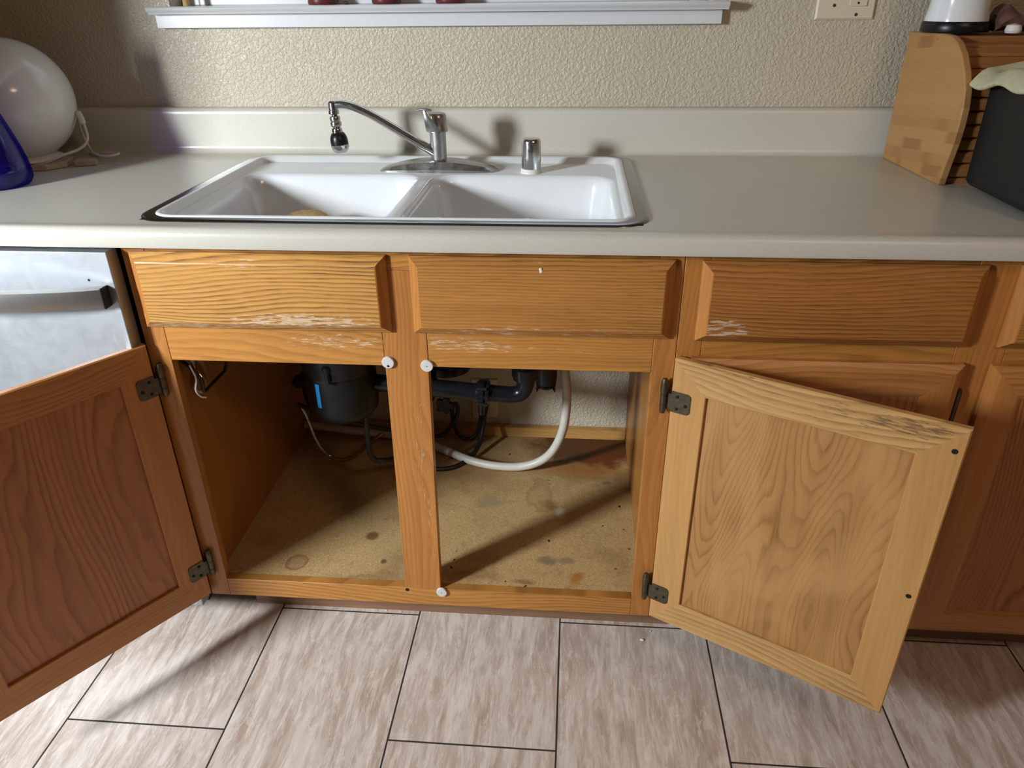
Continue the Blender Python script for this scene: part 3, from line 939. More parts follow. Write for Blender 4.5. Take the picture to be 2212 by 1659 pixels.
bmesh.ops.recalc_face_normals(bas, faces=bas.faces)
me = bpy.data.meshes.new('basin')
bas.to_mesh(me)
bas.free()
me.materials.append(M_['porcelain'])
me.polygons.foreach_set('use_smooth', [True] * len(me.polygons))
me.set_sharp_from_angle(angle=math.radians(50))
ob = bpy.data.objects.new('basin', me)
COL.objects.link(ob)
ob.parent = sk
ob.location = tuple(-c for c in sk.location)
sm = ob.modifiers.new('solid', 'SOLIDIFY')
sm.thickness = 0.004
sm.offset = 0
for B in (BL, BR):
    cx, cy = (B[0] + B[1]) / 2, (B[2] + B[3]) / 2
    P(MB().lathe([(0.0, 0.004), (0.012, 0.004), (0.030, 0.001), (0.039, 0.003), (0.044, 0.0065), (0.043, 0.003), (0.036, -0.003), (0.0, -0.003)],
                 (cx, cy, ZD - 0.1775), 28), 'drain_strainer', M_['chrome_dull'], sk)

# crumpled tan bundle in the left bowl, its top just showing over the front rim
rg = MB()
NA, NB = 40, 22
rows = []
for j in range(NB + 1):
    ph = -PI / 2 + PI * j / NB
    row = []
    for i in range(NA):
        th = 2 * PI * i / NA
        cr = 1 + 0.05 * math.sin(5 * th + 2 * ph) + 0.04 * math.sin(9 * th - 3 * ph) - 0.09 * max(0.0, math.sin(3 * th + 0.7)) ** 8
        cp_ = max(0.02, math.cos(ph)) ** 0.55
        zz = math.copysign(abs(math.sin(ph)) ** 0.75, math.sin(ph))
        x = 0.225 + 0.060 * cr * cp_ * math.cos(th) - 0.012 * zz
        row.append((x, 0.290 + 0.050 * cr * cp_ * math.sin(th), 0.7885 + 0.0615 * zz - 0.10 * max(0.0, x - 0.235) * (zz > 0)))
    rows.append(row)
rg.loops(rows, close_first=True, close_last=True)
rgo = rg.build('crumpled_bag', M_['rag'], smooth=50)
tag(rgo, 'crumpled tan bag sitting in the left sink bowl', 'bag')

# ------------------------------------------------------------------ faucet
FX, FY = 0.4560, 0.4480
fa = tag(empty('kitchen_faucet', (FX, FY, ZD)), 'single lever chrome faucet with long swivel spout and black sprayer tip', 'faucet')
bp = MB()
rows = []
for i in range(25):
    t = -1 + 2 * i / 24
    x = 0.124 * t
    k = max(0.0, 1 - abs(t) ** 2.6)
    wd = 0.017 + 0.014 * k ** 0.7
    hh = 0.006 + 0.0205 * (math.cos(t * PI / 2) ** 0.85 if abs(t) < 1 else 0)
    if i in (0, 24):
        wd, hh = 0.013, 0.004
    pr = [(-wd, 0.0005), (-wd, hh * 0.25 + 0.002), (-wd * 0.74, hh * 0.86), (-wd * 0.45, hh), (wd * 0.45, hh), (wd * 0.74, hh * 0.86), (wd, hh * 0.25 + 0.002), (wd, 0.0005)]
    rows.append([(x, y, z) for y, z in pr])
bp.loops(rows, close_first=True, close_last=True)
bp.build('base_plate', M_['chrome_dull'], fa, smooth=28)
MB().lathe([(0.019, 0.020), (0.019, 0.0235), (0.0165, 0.0245), (0.0165, 0.079), (0.0, 0.079)], (0, 0, 0), 32).build('body', M_['chrome_dull'], fa)
MB().lathe([(0.0, 0.076), (0.0170, 0.076), (0.0170, 0.0795), (0.0215, 0.0805), (0.0215, 0.0845), (0.0200, 0.088), (0.0198, 0.106), (0.0190, 0.112), (0.0165, 0.1155), (0.010, 0.117), (0.0, 0.117)],
           (0, 0, 0), 24).build('cap', M_['chrome_dull'], fa, smooth=30)
# lever: flat arm rising from the front of the cap to a small cross paddle
lv = MB()
c0, c1 = Vector((-0.0035, -0.0215, 0.083)), Vector((-0.0180, -0.030, 0.1245))
rows = []
for i in range(9):
    t = i / 8
    c = c0.lerp(c1, t) + Vector((0, -0.005 * math.sin(PI * t), 0))
    hw = 0.0105 * (1 - t) ** 1.2 + 0.0046
    ht = 0.0035 - 0.0012 * t
    rows.append([(c.x - hw, c.y - ht * 0.4, c.z), (c.x - hw * 0.6, c.y - ht, c.z), (c.x + hw * 0.6, c.y - ht, c.z), (c.x + hw, c.y - ht * 0.4, c.z), (c.x + hw * 0.6, c.y + ht, c.z), (c.x - hw * 0.6, c.y + ht, c.z)])
lv.loops(rows, close_first=True, close_last=True)
lv.tube([(-0.0365, -0.030, 0.1250), (-0.026, -0.030, 0.1262), (-0.014, -0.0305, 0.1264), (-0.004, -0.031, 0.1252)], lambda i: (0.0016, 0.0026, 0.0030, 0.0022)[i], 10)
lv.build('lever', M_['chrome_dull'], fa, smooth=40)
spp = smooth_path([(-0.008, -0.003, 0.0415), (-0.030, -0.004, 0.052), (-0.065, -0.005, 0.0725), (-0.105, -0.006, 0.0965), (-0.140, -0.007, 0.1160), (-0.170, -0.008, 0.1290), (-0.192, -0.008, 0.1335), (-0.206, -0.008, 0.1325)], 6)
L_ = len(spp)
MB().tube(spp, lambda i: 0.0098 - 0.0018 * min(1, i / (L_ * 0.5)), 16).lathe([(0.0, 0.0), (0.0115, 0.0), (0.0105, 0.018), (0.0, 0.0185)], (-0.006, -0.003, 0.0395), 20, 0,
    (Vector((0, 1, 0)), Vector((0.5, 0, 0.86)), Vector((-0.86, 0, 0.5)))).build('spout', M_['chrome'], fa, smooth=40)
SPX, SPY = -0.2105, -0.008
MB().lathe([(0.0, 0.1405), (0.007, 0.140), (0.0098, 0.137), (0.0100, 0.1245), (0.0092, 0.1235), (0.0092, 0.1225), (0.0108, 0.122), (0.0110, 0.1155), (0.0095, 0.1145), (0.005, 0.113), (0.004, 0.110)],
           (SPX, SPY, 0), 28).build('spout_end', M_['chrome'], fa)
tilt = math.radians(5)
Zt = Vector((math.sin(-tilt), 0, math.cos(tilt)))
Xt = Vector((math.cos(tilt), 0, math.sin(tilt)))
fr = (Xt, Vector((0, 1, 0)), Zt)
MB().lathe([(0.0, 0.0), (0.0045, 0.0), (0.0100, -0.0025), (0.0112, -0.0055), (0.0108, -0.0105), (0.0090, -0.0120), (0.0112, -0.0135), (0.0118, -0.0165), (0.0112, -0.0215), (0.0080, -0.0235), (0.006, -0.026)],
           (SPX + 0.0005, SPY, 0.1130), 28, 0, fr).build('swivel_joint', M_['chrome'], fa)
sprayer = MB().lathe([(0.0, 0.0), (0.0095, -0.001), (0.0110, -0.004), (0.0110, -0.0100), (0.010, -0.0108)], (SPX + 0.002, SPY, 0.0890), 28, 1, fr)
sprayer.lathe([(0.010, -0.0100), (0.0130, -0.0115), (0.0155, -0.0155), (0.0175, -0.0210), (0.0182, -0.0270), (0.0180, -0.0360)], (SPX + 0.002, SPY, 0.0890), 28, 0, fr)
sprayer.lathe([(0.0186, -0.0345), (0.0184, -0.0390), (0.0158, -0.0460), (0.0120, -0.0500), (0.0, -0.0495)], (SPX + 0.002, SPY, 0.0890), 28, 1, fr)
sp_o = sprayer.build('sprayer_head', [M_['black_plastic'], M_['chrome']], fa, smooth=35)
sp_o['label'] = 'black and chrome sprayer tip'

# ------------------------------------------------------------------ dishwasher air gap
ag = tag(empty('air_gap', (0.6495, 0.4330, ZD)), 'small chrome cylinder air gap cap standing on the sink deck right of the faucet', 'air gap')
MB().lathe([(0.0, 0.0003), (0.0215, 0.0003), (0.0220, 0.003), (0.0212, 0.005), (0.0205, 0.0055), (0.0213, 0.006), (0.0213, 0.0098), (0.0200, 0.0108), (0.0, 0.0108)], (0, 0, 0), 36).build('base_ring', M_['white_plastic'], ag)
MB().lathe([(0.0198, 0.0106), (0.0198, 0.062), (0.0190, 0.0665), (0.0165, 0.0695), (0.0, 0.0705)], (0, 0, 0), 36).build('cap', M_['chrome'], ag)

# ------------------------------------------------------------------ things at the left of the counter
gl = tag(empty('globe_lamp', (-0.4360, 0.4300, 0.9195)), 'white glass globe table lamp with a cream cord on the counter corner', 'lamp')
prof_g = []
for a in range(0, 29):
    t = math.radians(-66 + (156) * a / 28)
    prof_g.append((max(0.0, 0.120 * math.cos(t)), 0.1205 + 0.120 * math.sin(t)))
prof_g[-1] = (0.0, prof_g[-1][1])
MB().lathe(prof_g, (0, 0, 0), 64).build('globe_shade', M_['opal'], gl, smooth=60)
lb = MB().lathe([(0.0, 0.0), (0.064, 0.0), (0.067, 0.002), (0.067, 0.0065), (0.060, 0.0095), (0.050, 0.013), (0.0, 0.013)], (0, 0, 0.0005), 40)
for a in (-75, 45, 165):
    t = math.radians(a)
    lb.box(0.062 * math.cos(t) - 0.008, 0.062 * math.cos(t) + 0.008, 0.062 * math.sin(t) - 0.006, 0.062 * math.sin(t) + 0.006, 0.0002, 0.0045)
lb.build('base', M_['white_plastic'], gl, smooth=40)
cp = smooth_path([(0.045, -0.045, -0.001), (0.062, -0.040, 0.0005), (0.090, -0.022, 0.012), (0.118, 0.005, 0.022), (0.131, 0.020, 0.038), (0.127, 0.03, 0.062), (0.118, 0.036, 0.084), (0.108, 0.040, 0.098), (0.096, 0.062, 0.090), (0.07, 0.10, 0.04), (0.085, 0.09, 0.008),
                  (0.112, 0.055, 0.006), (0.135, 0.035, 0.004), (0.160, 0.030, 0.002), (0.176, 0.045, 0.004), (0.165, 0.060, 0.004), (0.130, 0.062, 0.003), (0.10, 0.09, -0.0085), (0.06, 0.122, -0.0092)], 8)
MB().tube(cp, 0.0028, 8).build('cord', M_['cord'], gl, smooth=60)
MB().tube(smooth_path([(0.124, 0.031, 0.068), (0.121, 0.034, 0.080), (0.114, 0.038, 0.094)], 5), lambda i: 0.0062 if 0 < i < 10 else 0.0035, 10).build('cord_switch', M_['cord'], gl, smooth=60)
# pale blocks the lamp stands on
for i, (x, y, rz, sx, sy, lab) in enumerate([(-0.420, 0.410, 0.32, 0.075, 0.042, 'pale wooden block nearest the blue vase under the globe lamp'),
                                             (-0.318, 0.445, 0.45, 0.022, 0.016, 'small pale wooden block right of the globe lamp under its cord')]):
    b = MB().box(-sx, sx, -sy, sy, 0, 0.0125)
    if i == 0:
        b = MB().prism([(-sx, -sy), (sx * 0.55, -sy), (sx, -sy * 0.35), (sx, sy), (-sx, sy)], 0, 0.0130, 'z')
    o = b.build('wood_block', M_['block'], bevel=0.002)
    o.location = (x, y, ZC + 0.0002)
    o.rotation_euler = (0, 0, rz)
    tag(o, lab, 'block', 'pale blocks under the globe lamp')

va = MB().lathe([(0.0, 0.0), (0.050, 0.0), (0.060, 0.003), (0.0655, 0.012), (0.0660, 0.026), (0.0640, 0.045), (0.0590, 0.070), (0.0510, 0.100), (0.0420, 0.130), (0.0330, 0.160), (0.0255, 0.190), (0.0210, 0.220), (0.0190, 0.250), (0.0200, 0.268),
                 (0.0235, 0.278), (0.0205, 0.278), (0.0160, 0.250), (0.0180, 0.220), (0.0225, 0.190), (0.0300, 0.160), (0.0390, 0.130), (0.0480, 0.100), (0.0560, 0.070), (0.0610, 0.045), (0.0625, 0.026), (0.0610, 0.014), (0.052, 0.008), (0.0, 0.008)],
                (0, 0, 0), 48)
vo = va.build('glass_vase', M_['cobalt'], smooth=60)
vo.location = (-0.3815, 0.2500, ZC + 0.0003)
tag(vo, 'cobalt blue teardrop glass vase in front of the globe lamp', 'vase')

# ------------------------------------------------------------------ things on the window sill
SP = 'dark red pots on the window sill'
for (x0, x1, lab) in ((0.1569, 0.2218, 'dark red pot on the window sill, the one furthest from the outlet'), (0.2965, 0.3586, 'dark red pot on the window sill, middle of the three'),
                      (0.4341, 0.4973, 'dark red pot on the window sill, the one nearest the outlet')):
    r = (x1 - x0) / 2
    pot = empty('flower_pot', ((x0 + x1) / 2, YW + 0.020, 1.2087))
    tag(pot, lab, 'pot', SP)
    MB().lathe([(0.0, 0.0), (r * 0.94, 0.0), (r, 0.003), (r, 0.010), (r * 0.86, 0.012), (r * 0.90, 0.050), (r * 1.0, 0.068), (r * 0.92, 0.068), (r * 0.84, 0.05), (0.0, 0.048)], (0, 0, 0), 32).build('body', M_['maroon'], pot)
tag(MB().box(0.243, 0.253, YW - 0.012, YW - 0.004, 1.2087, 1.2150).build('sensor_clip', M_['black_plastic'], bevel=0.001), 'tiny black clip on the window sill between two dark red pots', 'clip')
tag(MB().lathe([(0.0, 0.0), (0.007, 0.0), (0.006, 0.045), (0.0, 0.046)], (-0.112, YW + 0.01, 1.2087), 12).build('cork_stopper', M_['rag']), 'small tan stopper at the end of the window sill above the globe lamp', 'stopper')

# ------------------------------------------------------------------ outlet plate on the wall
ou = tag(empty('outlet_plate', (1.2767, YW, 1.23)), 'ivory double outlet plate on the textured wall right of the window', 'outlet')


def pl(x0, x1, z0, z1, d):
    return [(x0, -d, z0), (x1, -d, z0), (x1, -d, z1), (x0, -d, z1)]


MB().loops([pl(-0.0580, 0.0580, -0.0585, 0.0585, 0.0002), pl(-0.0580, 0.0580, -0.0585, 0.0585, 0.003), pl(-0.0545, 0.0545, -0.055, 0.055, 0.006)], close_first=True, close_last=True).build('cover_plate', M_['ivory'], ou, smooth=20)
oi = MB().box(0.0055, 0.0400, -0.0085, -0.0058, -0.0340, 0.034).build('receptacle', M_['ivory'], ou, bevel=0.001)
for (zz) in (-0.020, 0.016):
    MB().box(0.0165, 0.0182, -0.0087, -0.0084, zz, zz + 0.008).box(0.0275, 0.0290, -0.0087, -0.0084, zz, zz + 0.007).lathe(
        [(0.0, 0.0), (0.0024, 0.0), (0.0022, 0.0002), (0.0, 0.0002)], (0.0225, -0.0085, zz - 0.008), 12, 0, (Vector((1, 0, 0)), Vector((0, 0, 1)), Vector((0, -1, 0)))).build('slots', M_['dark'], oi, smooth=0)
MB().box(-0.029, -0.017, -0.016, -0.0055, -0.011, 0.012).build('toggle', M_['ivory'], ou, bevel=0.001)
for (sx, sz) in ((-0.0235, -0.0320), (0.0222, -0.0490), (-0.0235, 0.0320), (0.0222, 0.0490)):
    MB().lathe([(0.0, 0.0), (0.0034, 0.0), (0.0026, 0.0012), (0.0, 0.0015)], (sx, -0.0058, sz), 14, 0, (Vector((1, 0, 0)), Vector((0, 0, 1)), Vector((0, -1, 0)))).build('screw', M_['bronze'], ou)

# ------------------------------------------------------------------ bread box, canister and the rest at the right end
bb = tag(empty('bread_box', (1.4010, 0.44, ZC), math.radians(2.6)), 'bamboo roll-top bread box against the wall at the right end of the counter', 'bread box')
side = [(0.128, 0.0), (0.128, 0.2435), (0.125, 0.2455), (-0.010, 0.2475), (-0.040, 0.2455), (-0.066, 0.2370), (-0.092, 0.2190), (-0.116, 0.1930), (-0.134, 0.1640), (-0.1415, 0.1380), (-0.1430, 0.110), (-0.1405, 0.080), (-0.1330, 0.045), (-0.1245, 0.0)]
MB().prism(side, 0.0, 0.0145, 'x').build('side_panel', M_['bamboo_y'], bb, bevel=0.0025)
MB().prism(side, 0.365, 0.3795, 'x').build('side_panel', M_['bamboo_y'], bb, bevel=0.0025)
MB().box(0.0150, 0.3645, -0.030, 0.124, 0.2320, 0.2440).build('top_board', M_['bamboo_x'], bb, bevel=0.0015)
MB().box(0.0150, 0.3645, 0.112, 0.122, 0.0, 0.2315).build('back_board', M_['bamboo_x'], bb)
MB().box(0.0150, 0.3645, -0.112, 0.1115, 0.0, 0.010).build('floor_board', M_['bamboo_x'], bb)
inner = [(-0.030, 0.2310), (-0.052, 0.2255), (-0.073, 0.2130), (-0.092, 0.1955), (-0.108, 0.1740), (-0.119, 0.1510), (-0.1240, 0.1290), (-0.1245, 0.1060), (-0.1215, 0.0830), (-0.1180, 0.0600), (-0.1145, 0.0370), (-0.1110, 0.0110)]
rt = MB()
for i in range(len(inner) - 1):
    (ya, za), (yb, zb) = inner[i], inner[i + 1]
    dy, dz = yb - ya, zb - za
    L = math.hypot(dy, dz)
    ny, nz = dz / L, -dy / L      # outward (towards the front)
    if ny > 0:
        ny, nz = -ny, -nz
    g = 0.0012 / L
    pa = (ya + dy * g, za + dz * g)
    pb = (yb - dy * g, zb - dz * g)
    h = 0.004
    rt.prism([(pa[0] - ny * h, pa[1] - nz * h), (pa[0] + ny * 0.001, pa[1] + nz * 0.001), (pa[0] + ny * h + dy * 0.12, pa[1] + nz * h + dz * 0.12),
              (pb[0] + ny * h - dy * 0.12, pb[1] + nz * h - dz * 0.12), (pb[0] + ny * 0.001, pb[1] + nz * 0.001), (pb[0] - ny * h, pb[1] - nz * h)], 0.0150, 0.3645, 'x')
rt.build('roll_top', M_['bamboo_x'], bb, smooth=25)
for (y, z) in ((0.006, 0.238), (-0.1175, 0.0300), (0.116, 0.0300)):
    MB().lathe([(0.0, 0.0), (0.0022, 0.0), (0.0018, 0.0005), (0.0, 0.0005)], (-0.0001, y, z), 8, 0, (Vector((0, 1, 0)), Vector((0, 0, 1)), Vector((-1, 0, 0)))).build('dowel_mark', M_['kick'], bb)

ca = tag(empty('canister', (1.4480, 0.497, ZC + 0.2480)), 'white glazed canister with black base standing on the bread box', 'canister')
MB().lathe([(0.0, 0.0), (0.0575, 0.0), (0.0585, 0.002), (0.0570, 0.0160), (0.0555, 0.0180), (0.0, 0.0180)], (0, 0, 0), 48).build('base', M_['black_plastic'], ca)
MB().lathe([(0.0545, 0.0182), (0.0540, 0.024), (0.0512, 0.040), (0.0495, 0.058), (0.0490, 0.080), (0.0485, 0.170), (0.0470, 0.190), (0.0300, 0.200), (0.0, 0.202)], (0, 0, 0), 48).build('body', M_['porcelain'], ca)

# crumpled wrapper on the bread box
cw = MB()
rows = []
for i in range(19):
    t = i / 18
    x = 0.16 * t
    hgt = 0.010 + 0.010 * abs(math.sin(6.0 * t + 0.6)) + 0.007 * math.sin(15 * t)
    wd = 0.030 + 0.012 * math.sin(5 * t)
    yo = 0.010 * math.sin(7 * t)
    rows.append([(x + 0.004 * math.sin(k * 2.1 + i), yo + wd * math.cos(2 * PI * k / 12), max(0.0008, hgt * 0.9 * (1 + math.sin(2 * PI * k / 12)) + 0.002 * math.sin(k * 3 + i))) for k in range(12)])
cw.loops(rows, close_first=True, close_last=True)
cwo = cw.build('crumpled_wrapper', M_['crumpled'], smooth=30)
cwo.location = (1.5080, 0.480, ZC + 0.2478)
tag(cwo, 'crumpled purple-brown wrapper on the bread box beside the white canister', 'wrapper')
tb = MB().lathe([(0.0, 0.0), (0.012, 0.0), (0.014, 0.004), (0.012, 0.013), (0.0, 0.016)], (0, 0, 0), 20)
tbo = tb.build('jar_lid', M_['white_plastic'])
tbo.location = (1.5235, 0.4330, ZC + 0.2478)
tag(tbo, 'small white lid at the front of the bread box top below the wrapper', 'lid')

bk = tag(empty('countertop_box', (1.575, 0.175, ZC)), 'matte black box-shaped appliance with a pale cloth on top at the counter end', 'appliance')
q = [(-0.135, 0.016), (-0.125, 0.006), (0.13, 0.006), (0.14, 0.016), (0.14, 0.176), (0.13, 0.184), (-0.125, 0.184), (-0.135, 0.176)]
MB().prism(q, -0.125, 0.117, 'y').build('case', M_['matte_black'], bk, bevel=0.004)
for (x, y) in ((-0.10, -0.1), (-0.10, 0.095), (0.10, -0.1), (0.10, 0.095)):
    MB().lathe([(0.0, 0.0003), (0.010, 0.0003), (0.010, 0.007), (0.0, 0.007)], (x, y, 0), 16).build('foot', M_['rubber'], bk)
cl = MB()
NX, NY = 30, 22
vs, fs = [], []
for i in range(NX + 1):
    for j in range(NY + 1):
        u, v = i / NX, j / NY
        x = 1.4140 + 0.27 * u
        y = 0.075 + 0.235 * v + 0.010 * math.sin(7 * u)
        z = ZC + 0.1905 + 0.006 * (1 + math.sin(9 * u + 4 * v)) + 0.004 * (1 + math.sin(13 * v + 3 * u))
        over = max(0.0, 1.436 - x)
        z -= over * 0.95 + 9.0 * over * over
        vs.append((x, y, z))
for i in range(NX):
    for j in range(NY):
        a = i * (NY + 1) + j
        fs.append((a, a + 1, a + NY + 2, a + NY + 1))
clo = cl.add(vs, fs).build('folded_cloth', M_['cloth'], smooth=70)
m = clo.modifiers.new('solid', 'SOLIDIFY')
m.thickness = 0.009
m.offset = 0
b = clo.modifiers.new('bevel', 'BEVEL')
b.width = 0.004
b.segments = 3
tag(clo, 'pale yellow-green folded cloth draped over the black appliance', 'cloth')

# ------------------------------------------------------------------ under the sink
gd = tag(empty('garbage_disposal', (0.2475, 0.270, 0.405)), 'dark grey garbage disposal with a blue sticker hanging under the left sink bowl', 'garbage disposal')
GR = 0.0760
MB().lathe([(0.0, 0.0), (0.048, 0.002), (0.064, 0.008), (GR - 0.003, 0.020), (GR, 0.034), (GR, 0.1120), (GR - 0.001, 0.116)], (0, 0, 0), 56).build('motor_housing', M_['disposer'], gd, smooth=45)
MB().lathe([(GR - 0.001, 0.1155), (GR + 0.002, 0.1175), (GR + 0.003, 0.130), (GR + 0.011, 0.155), (GR + 0.013, 0.190), (GR - 0.01, 0.225), (0.050, 0.245), (0.043, 0.270), (0.043, 0.318)], (0, 0, 0), 56).build('grind_chamber', M_['black_plastic'], gd, smooth=45)
MB().lathe([(0.043, 0.285), (0.060, 0.287), (0.062, 0.295), (0.060, 0.303), (0.043, 0.305)], (0, 0, 0), 40).build('mounting_ring', M_['black_plastic'], gd)
fx = Vector((math.cos(math.radians(-110)), math.sin(math.radians(-110)), 0))


def patch(m, a0, a1, z0, z1, r, mi=0):
    k = 10
    vs_ = []
    for i in range(k + 1):
        a = math.radians(a0 + (a1 - a0) * i / k)
        for z in (z0, z1):
            for rr in (r, r + 0.0006):
                vs_.append((rr * math.cos(a), rr * math.sin(a), z))
    fs_ = []
    for i in range(k):
        b_ = i * 4
        fs_ += [(b_ + 1, b_ + 5, b_ + 7, b_ + 3), (b_, b_ + 2, b_ + 6, b_ + 4), (b_ + 2, b_ + 3, b_ + 7, b_ + 6), (b_, b_ + 4, b_ + 5, b_ + 1)]
    m.add(vs_, fs_, mi)


lbm = MB()
patch(lbm, -140, -117, 0.052, 0.108, GR)
o = lbm.build('rating_label', M_['black_plastic'], gd, smooth=60)
lbm = MB()
patch(lbm, -117, -109.5, 0.052, 0.108, GR + 0.0002)
o = lbm.build('sticker', M_['blue_sticker'], gd, smooth=60)
o['label'] = 'bright blue sticker'
MB().tube([(0.0, -GR - 0.008, 0.150), (0.0, -GR - 0.011, 0.135), (0.0, -GR - 0.006, 0.118)], 0.006, 10).lathe([(0.0, 0.0), (0.010, 0.0), (0.010, 0.010), (0.0, 0.010)], (0.0, -GR - 0.008, 0.146), 12).build('clamp_bolt', M_['black_plastic'], gd)
# discharge pipe, elbow, slip nuts
dpz = 0.4745
dp = tag(empty('drain_pipe', (0.47, 0.275, 0.47)), 'black plastic drain pipe running across the sink cabinet to an elbow', 'pipe')
P(MB().tube([(0.319, 0.275, 0.4815), (0.40, 0.275, 0.4760), (0.56, 0.275, 0.4640)], 0.0190, 24), 'horizontal_pipe', M_['abs'], dp, smooth=50)
el = smooth_path([(0.5605, 0.275, 0.4640), (0.600, 0.275, 0.4605), (0.624, 0.275, 0.4610), (0.6395, 0.275, 0.4690), (0.6465, 0.275, 0.4850), (0.6475, 0.275, 0.506), (0.6475, 0.275, 0.53)], 6)
P(MB().tube(el, 0.0192, 24), 'elbow', M_['abs'], dp, smooth=50)
ZN = Vector((0, 0, 1))
P(MB().lathe([(0.0195, 0.0), (0.0265, 0.001), (0.0280, 0.004), (0.0280, 0.010), (0.0300, 0.011), (0.0300, 0.030), (0.0260, 0.032), (0.0195, 0.032)], (0.6475, 0.275, 0.5000), 16), 'slip_nut', M_['abs'], dp, smooth=25)
P(MB().lathe([(0.019, 0.0), (0.019, 0.19)], (0.6475, 0.275, 0.53), 24), 'tailpiece', M_['abs'], dp)
ax = Vector((1, 0, -0.075)).normalized()
az = ax.cross(Vector((0, 1, 0))).normalized()
cu = MB()
cu.lathe([(0.0192, -0.016), (0.0235, -0.015), (0.0245, -0.010), (0.0245, 0.002), (0.0215, 0.003), (0.0215, 0.006), (0.0262, 0.007), (0.0262, 0.013), (0.0195, 0.014)], (0.5555, 0.275, 0.4645), 28, 0, (Vector((0, 1, 0)), -az, ax))
for a in range(4):
    t = PI / 4 + a * PI / 2
    cu.tube([(0.545, 0.275 + 0.024 * math.cos(t), 0.4655 + 0.024 * math.sin(t)), (0.566, 0.275 + 0.027 * math.cos(t), 0.4645 + 0.027 * math.sin(t))], 0.0042, 8)
P(cu, 'coupling', M_['abs'], dp, smooth=35)
P(MB().tube([(0.548, 0.283, 0.444), (0.549, 0.292, 0.425), (0.547, 0.296, 0.398)], lambda i: (0.009, 0.008, 0.006)[i], 12), 'clean_out', M_['abs'], dp)
# tee and trap going back to the wall from under the mullion
tr = tag(empty('drain_trap', (0.43, 0.42, 0.40)), 'black plastic drain trap behind the centre post running to the back wall', 'pipe')
P(MB().tube(smooth_path([(0.405, 0.275, 0.500), (0.405, 0.30, 0.495), (0.405, 0.34, 0.44), (0.405, 0.37, 0.395), (0.405, 0.41, 0.385), (0.405, 0.445, 0.41), (0.407, 0.46, 0.47), (0.41, 0.49, 0.505), (0.415, 0.55, 0.51), (0.416, 0.612, 0.51)], 6), 0.0192, 20), 'trap_bend', M_['abs'], tr, smooth=50)
P(MB().lathe([(0.0195, 0.0), (0.030, 0.002), (0.030, 0.026), (0.0195, 0.028)], (0.407, 0.4585, 0.440), 14), 'slip_nut', M_['abs'], tr, smooth=25)
P(MB().lathe([(0.020, 0.0), (0.058, 0.006), (0.056, 0.022), (0.030, 0.050), (0.030, 0.16)], (0.455, 0.40, 0.455), 28), 'drain_body', M_['abs'], tr)
# ribbed black cup behind the elbow
fc = tag(empty('filter_cup', (0.6880, 0.365, 0.435)), 'black ribbed cup under the right sink bowl behind the pipe elbow', 'filter cup')
MB().lathe([(0.0, 0.0), (0.020, 0.001), (0.0225, 0.004), (0.0225, 0.008), (0.0210, 0.009), (0.0235, 0.011), (0.0250, 0.030), (0.0260, 0.10), (0.0260, 0.24)], (0, 0, 0), 36).build('cup', M_['black_plastic'], fc)
for a in (-140, -40):
    t = math.radians(a)
    MB().tube([(0.021 * math.cos(t), 0.021 * math.sin(t), 0.004), (0.026 * math.cos(t), 0.026 * math.sin(t), -0.003), (0.027 * math.cos(t), 0.027 * math.sin(t), 0.006)], 0.0018, 8).build('clip', M_['black_plastic'], fc)

# white corrugated drain hose
hp = smooth_path([(0.715, 0.40, 0.70), (0.7185, 0.405, 0.58), (0.7270, 0.410, 0.47), (0.7355, 0.413, 0.400), (0.7340, 0.416, 0.330), (0.7240, 0.419, 0.272), (0.7020, 0.422, 0.221), (0.6700, 0.426, 0.188), (0.6250, 0.428, 0.1705), (0.565, 0.432, 0.1665), (0.50, 0.450, 0.1665),
                  (0.43, 0.490, 0.1665), (0.36, 0.53, 0.1670), (0.27, 0.555, 0.1700), (0.16, 0.562, 0.176), (0.06, 0.565, 0.185), (0.024, 0.567, 0.187)], 14, step=0.0022)
tag(MB().tube(hp, lambda i: 0.0105 + (0.0007 if (i % 2) else -0.0006), 14, caps=True).build('drain_hose', M_['hose'], smooth=80), 'white corrugated drain hose curving across the sink cabinet floor', 'hose')

# wall outlet inside the cabinet, cords and tube
uo = tag(empty('outlet_plate', (0.5150, YW, 0.262)), 'beige outlet plate on the wall inside the sink cabinet', 'outlet')
MB().loops([pl(-0.036, 0.036, -0.058, 0.058, 0.0002), pl(-0.036, 0.036, -0.058, 0.058, 0.003), pl(-0.033, 0.033, -0.055, 0.055, 0.006)], close_first=True, close_last=True).build('cover_plate', M_['ivory'], uo, smooth=20)
MB().box(-0.017, 0.017, -0.0085, -0.0058, -0.034, 0.034).build('receptacle', M_['ivory'], uo, bevel=0.001)
c1 = smooth_path([(0.522, 0.585, 0.283), (0.5215, 0.565, 0.262), (0.5190, 0.545, 0.225), (0.513, 0.520, 0.189), (0.500, 0.485, 0.170), (0.478, 0.455, 0.1610), (0.452, 0.428, 0.1605), (0.420, 0.418, 0.1605), (0.380, 0.420, 0.161), (0.345, 0.40, 0.19), (0.330, 0.345, 0.235), (0.315, 0.300, 0.262),
                  (0.297, 0.290, 0.268), (0.286, 0.286, 0.290), (0.285, 0.283, 0.335), (0.287, 0.280, 0.380), (0.287, 0.276, 0.416)], 10)
cd = tag(empty('power_cord', (0.522, 0.59, 0.285)), 'black power cord drooping from the cabinet outlet towards the garbage disposal', 'cord')
P(MB().tube(c1, 0.0060, 10), 'cable', M_['rubber'], cd, smooth=60)
P(MB().tube([(0.524, 0.606, 0.296), (0.523, 0.590, 0.290), (0.5215, 0.570, 0.268), (0.5200, 0.556, 0.240)], lambda i: (0.013, 0.013, 0.010, 0.006)[i], 12), 'plug', M_['rubber'], cd, smooth=50)
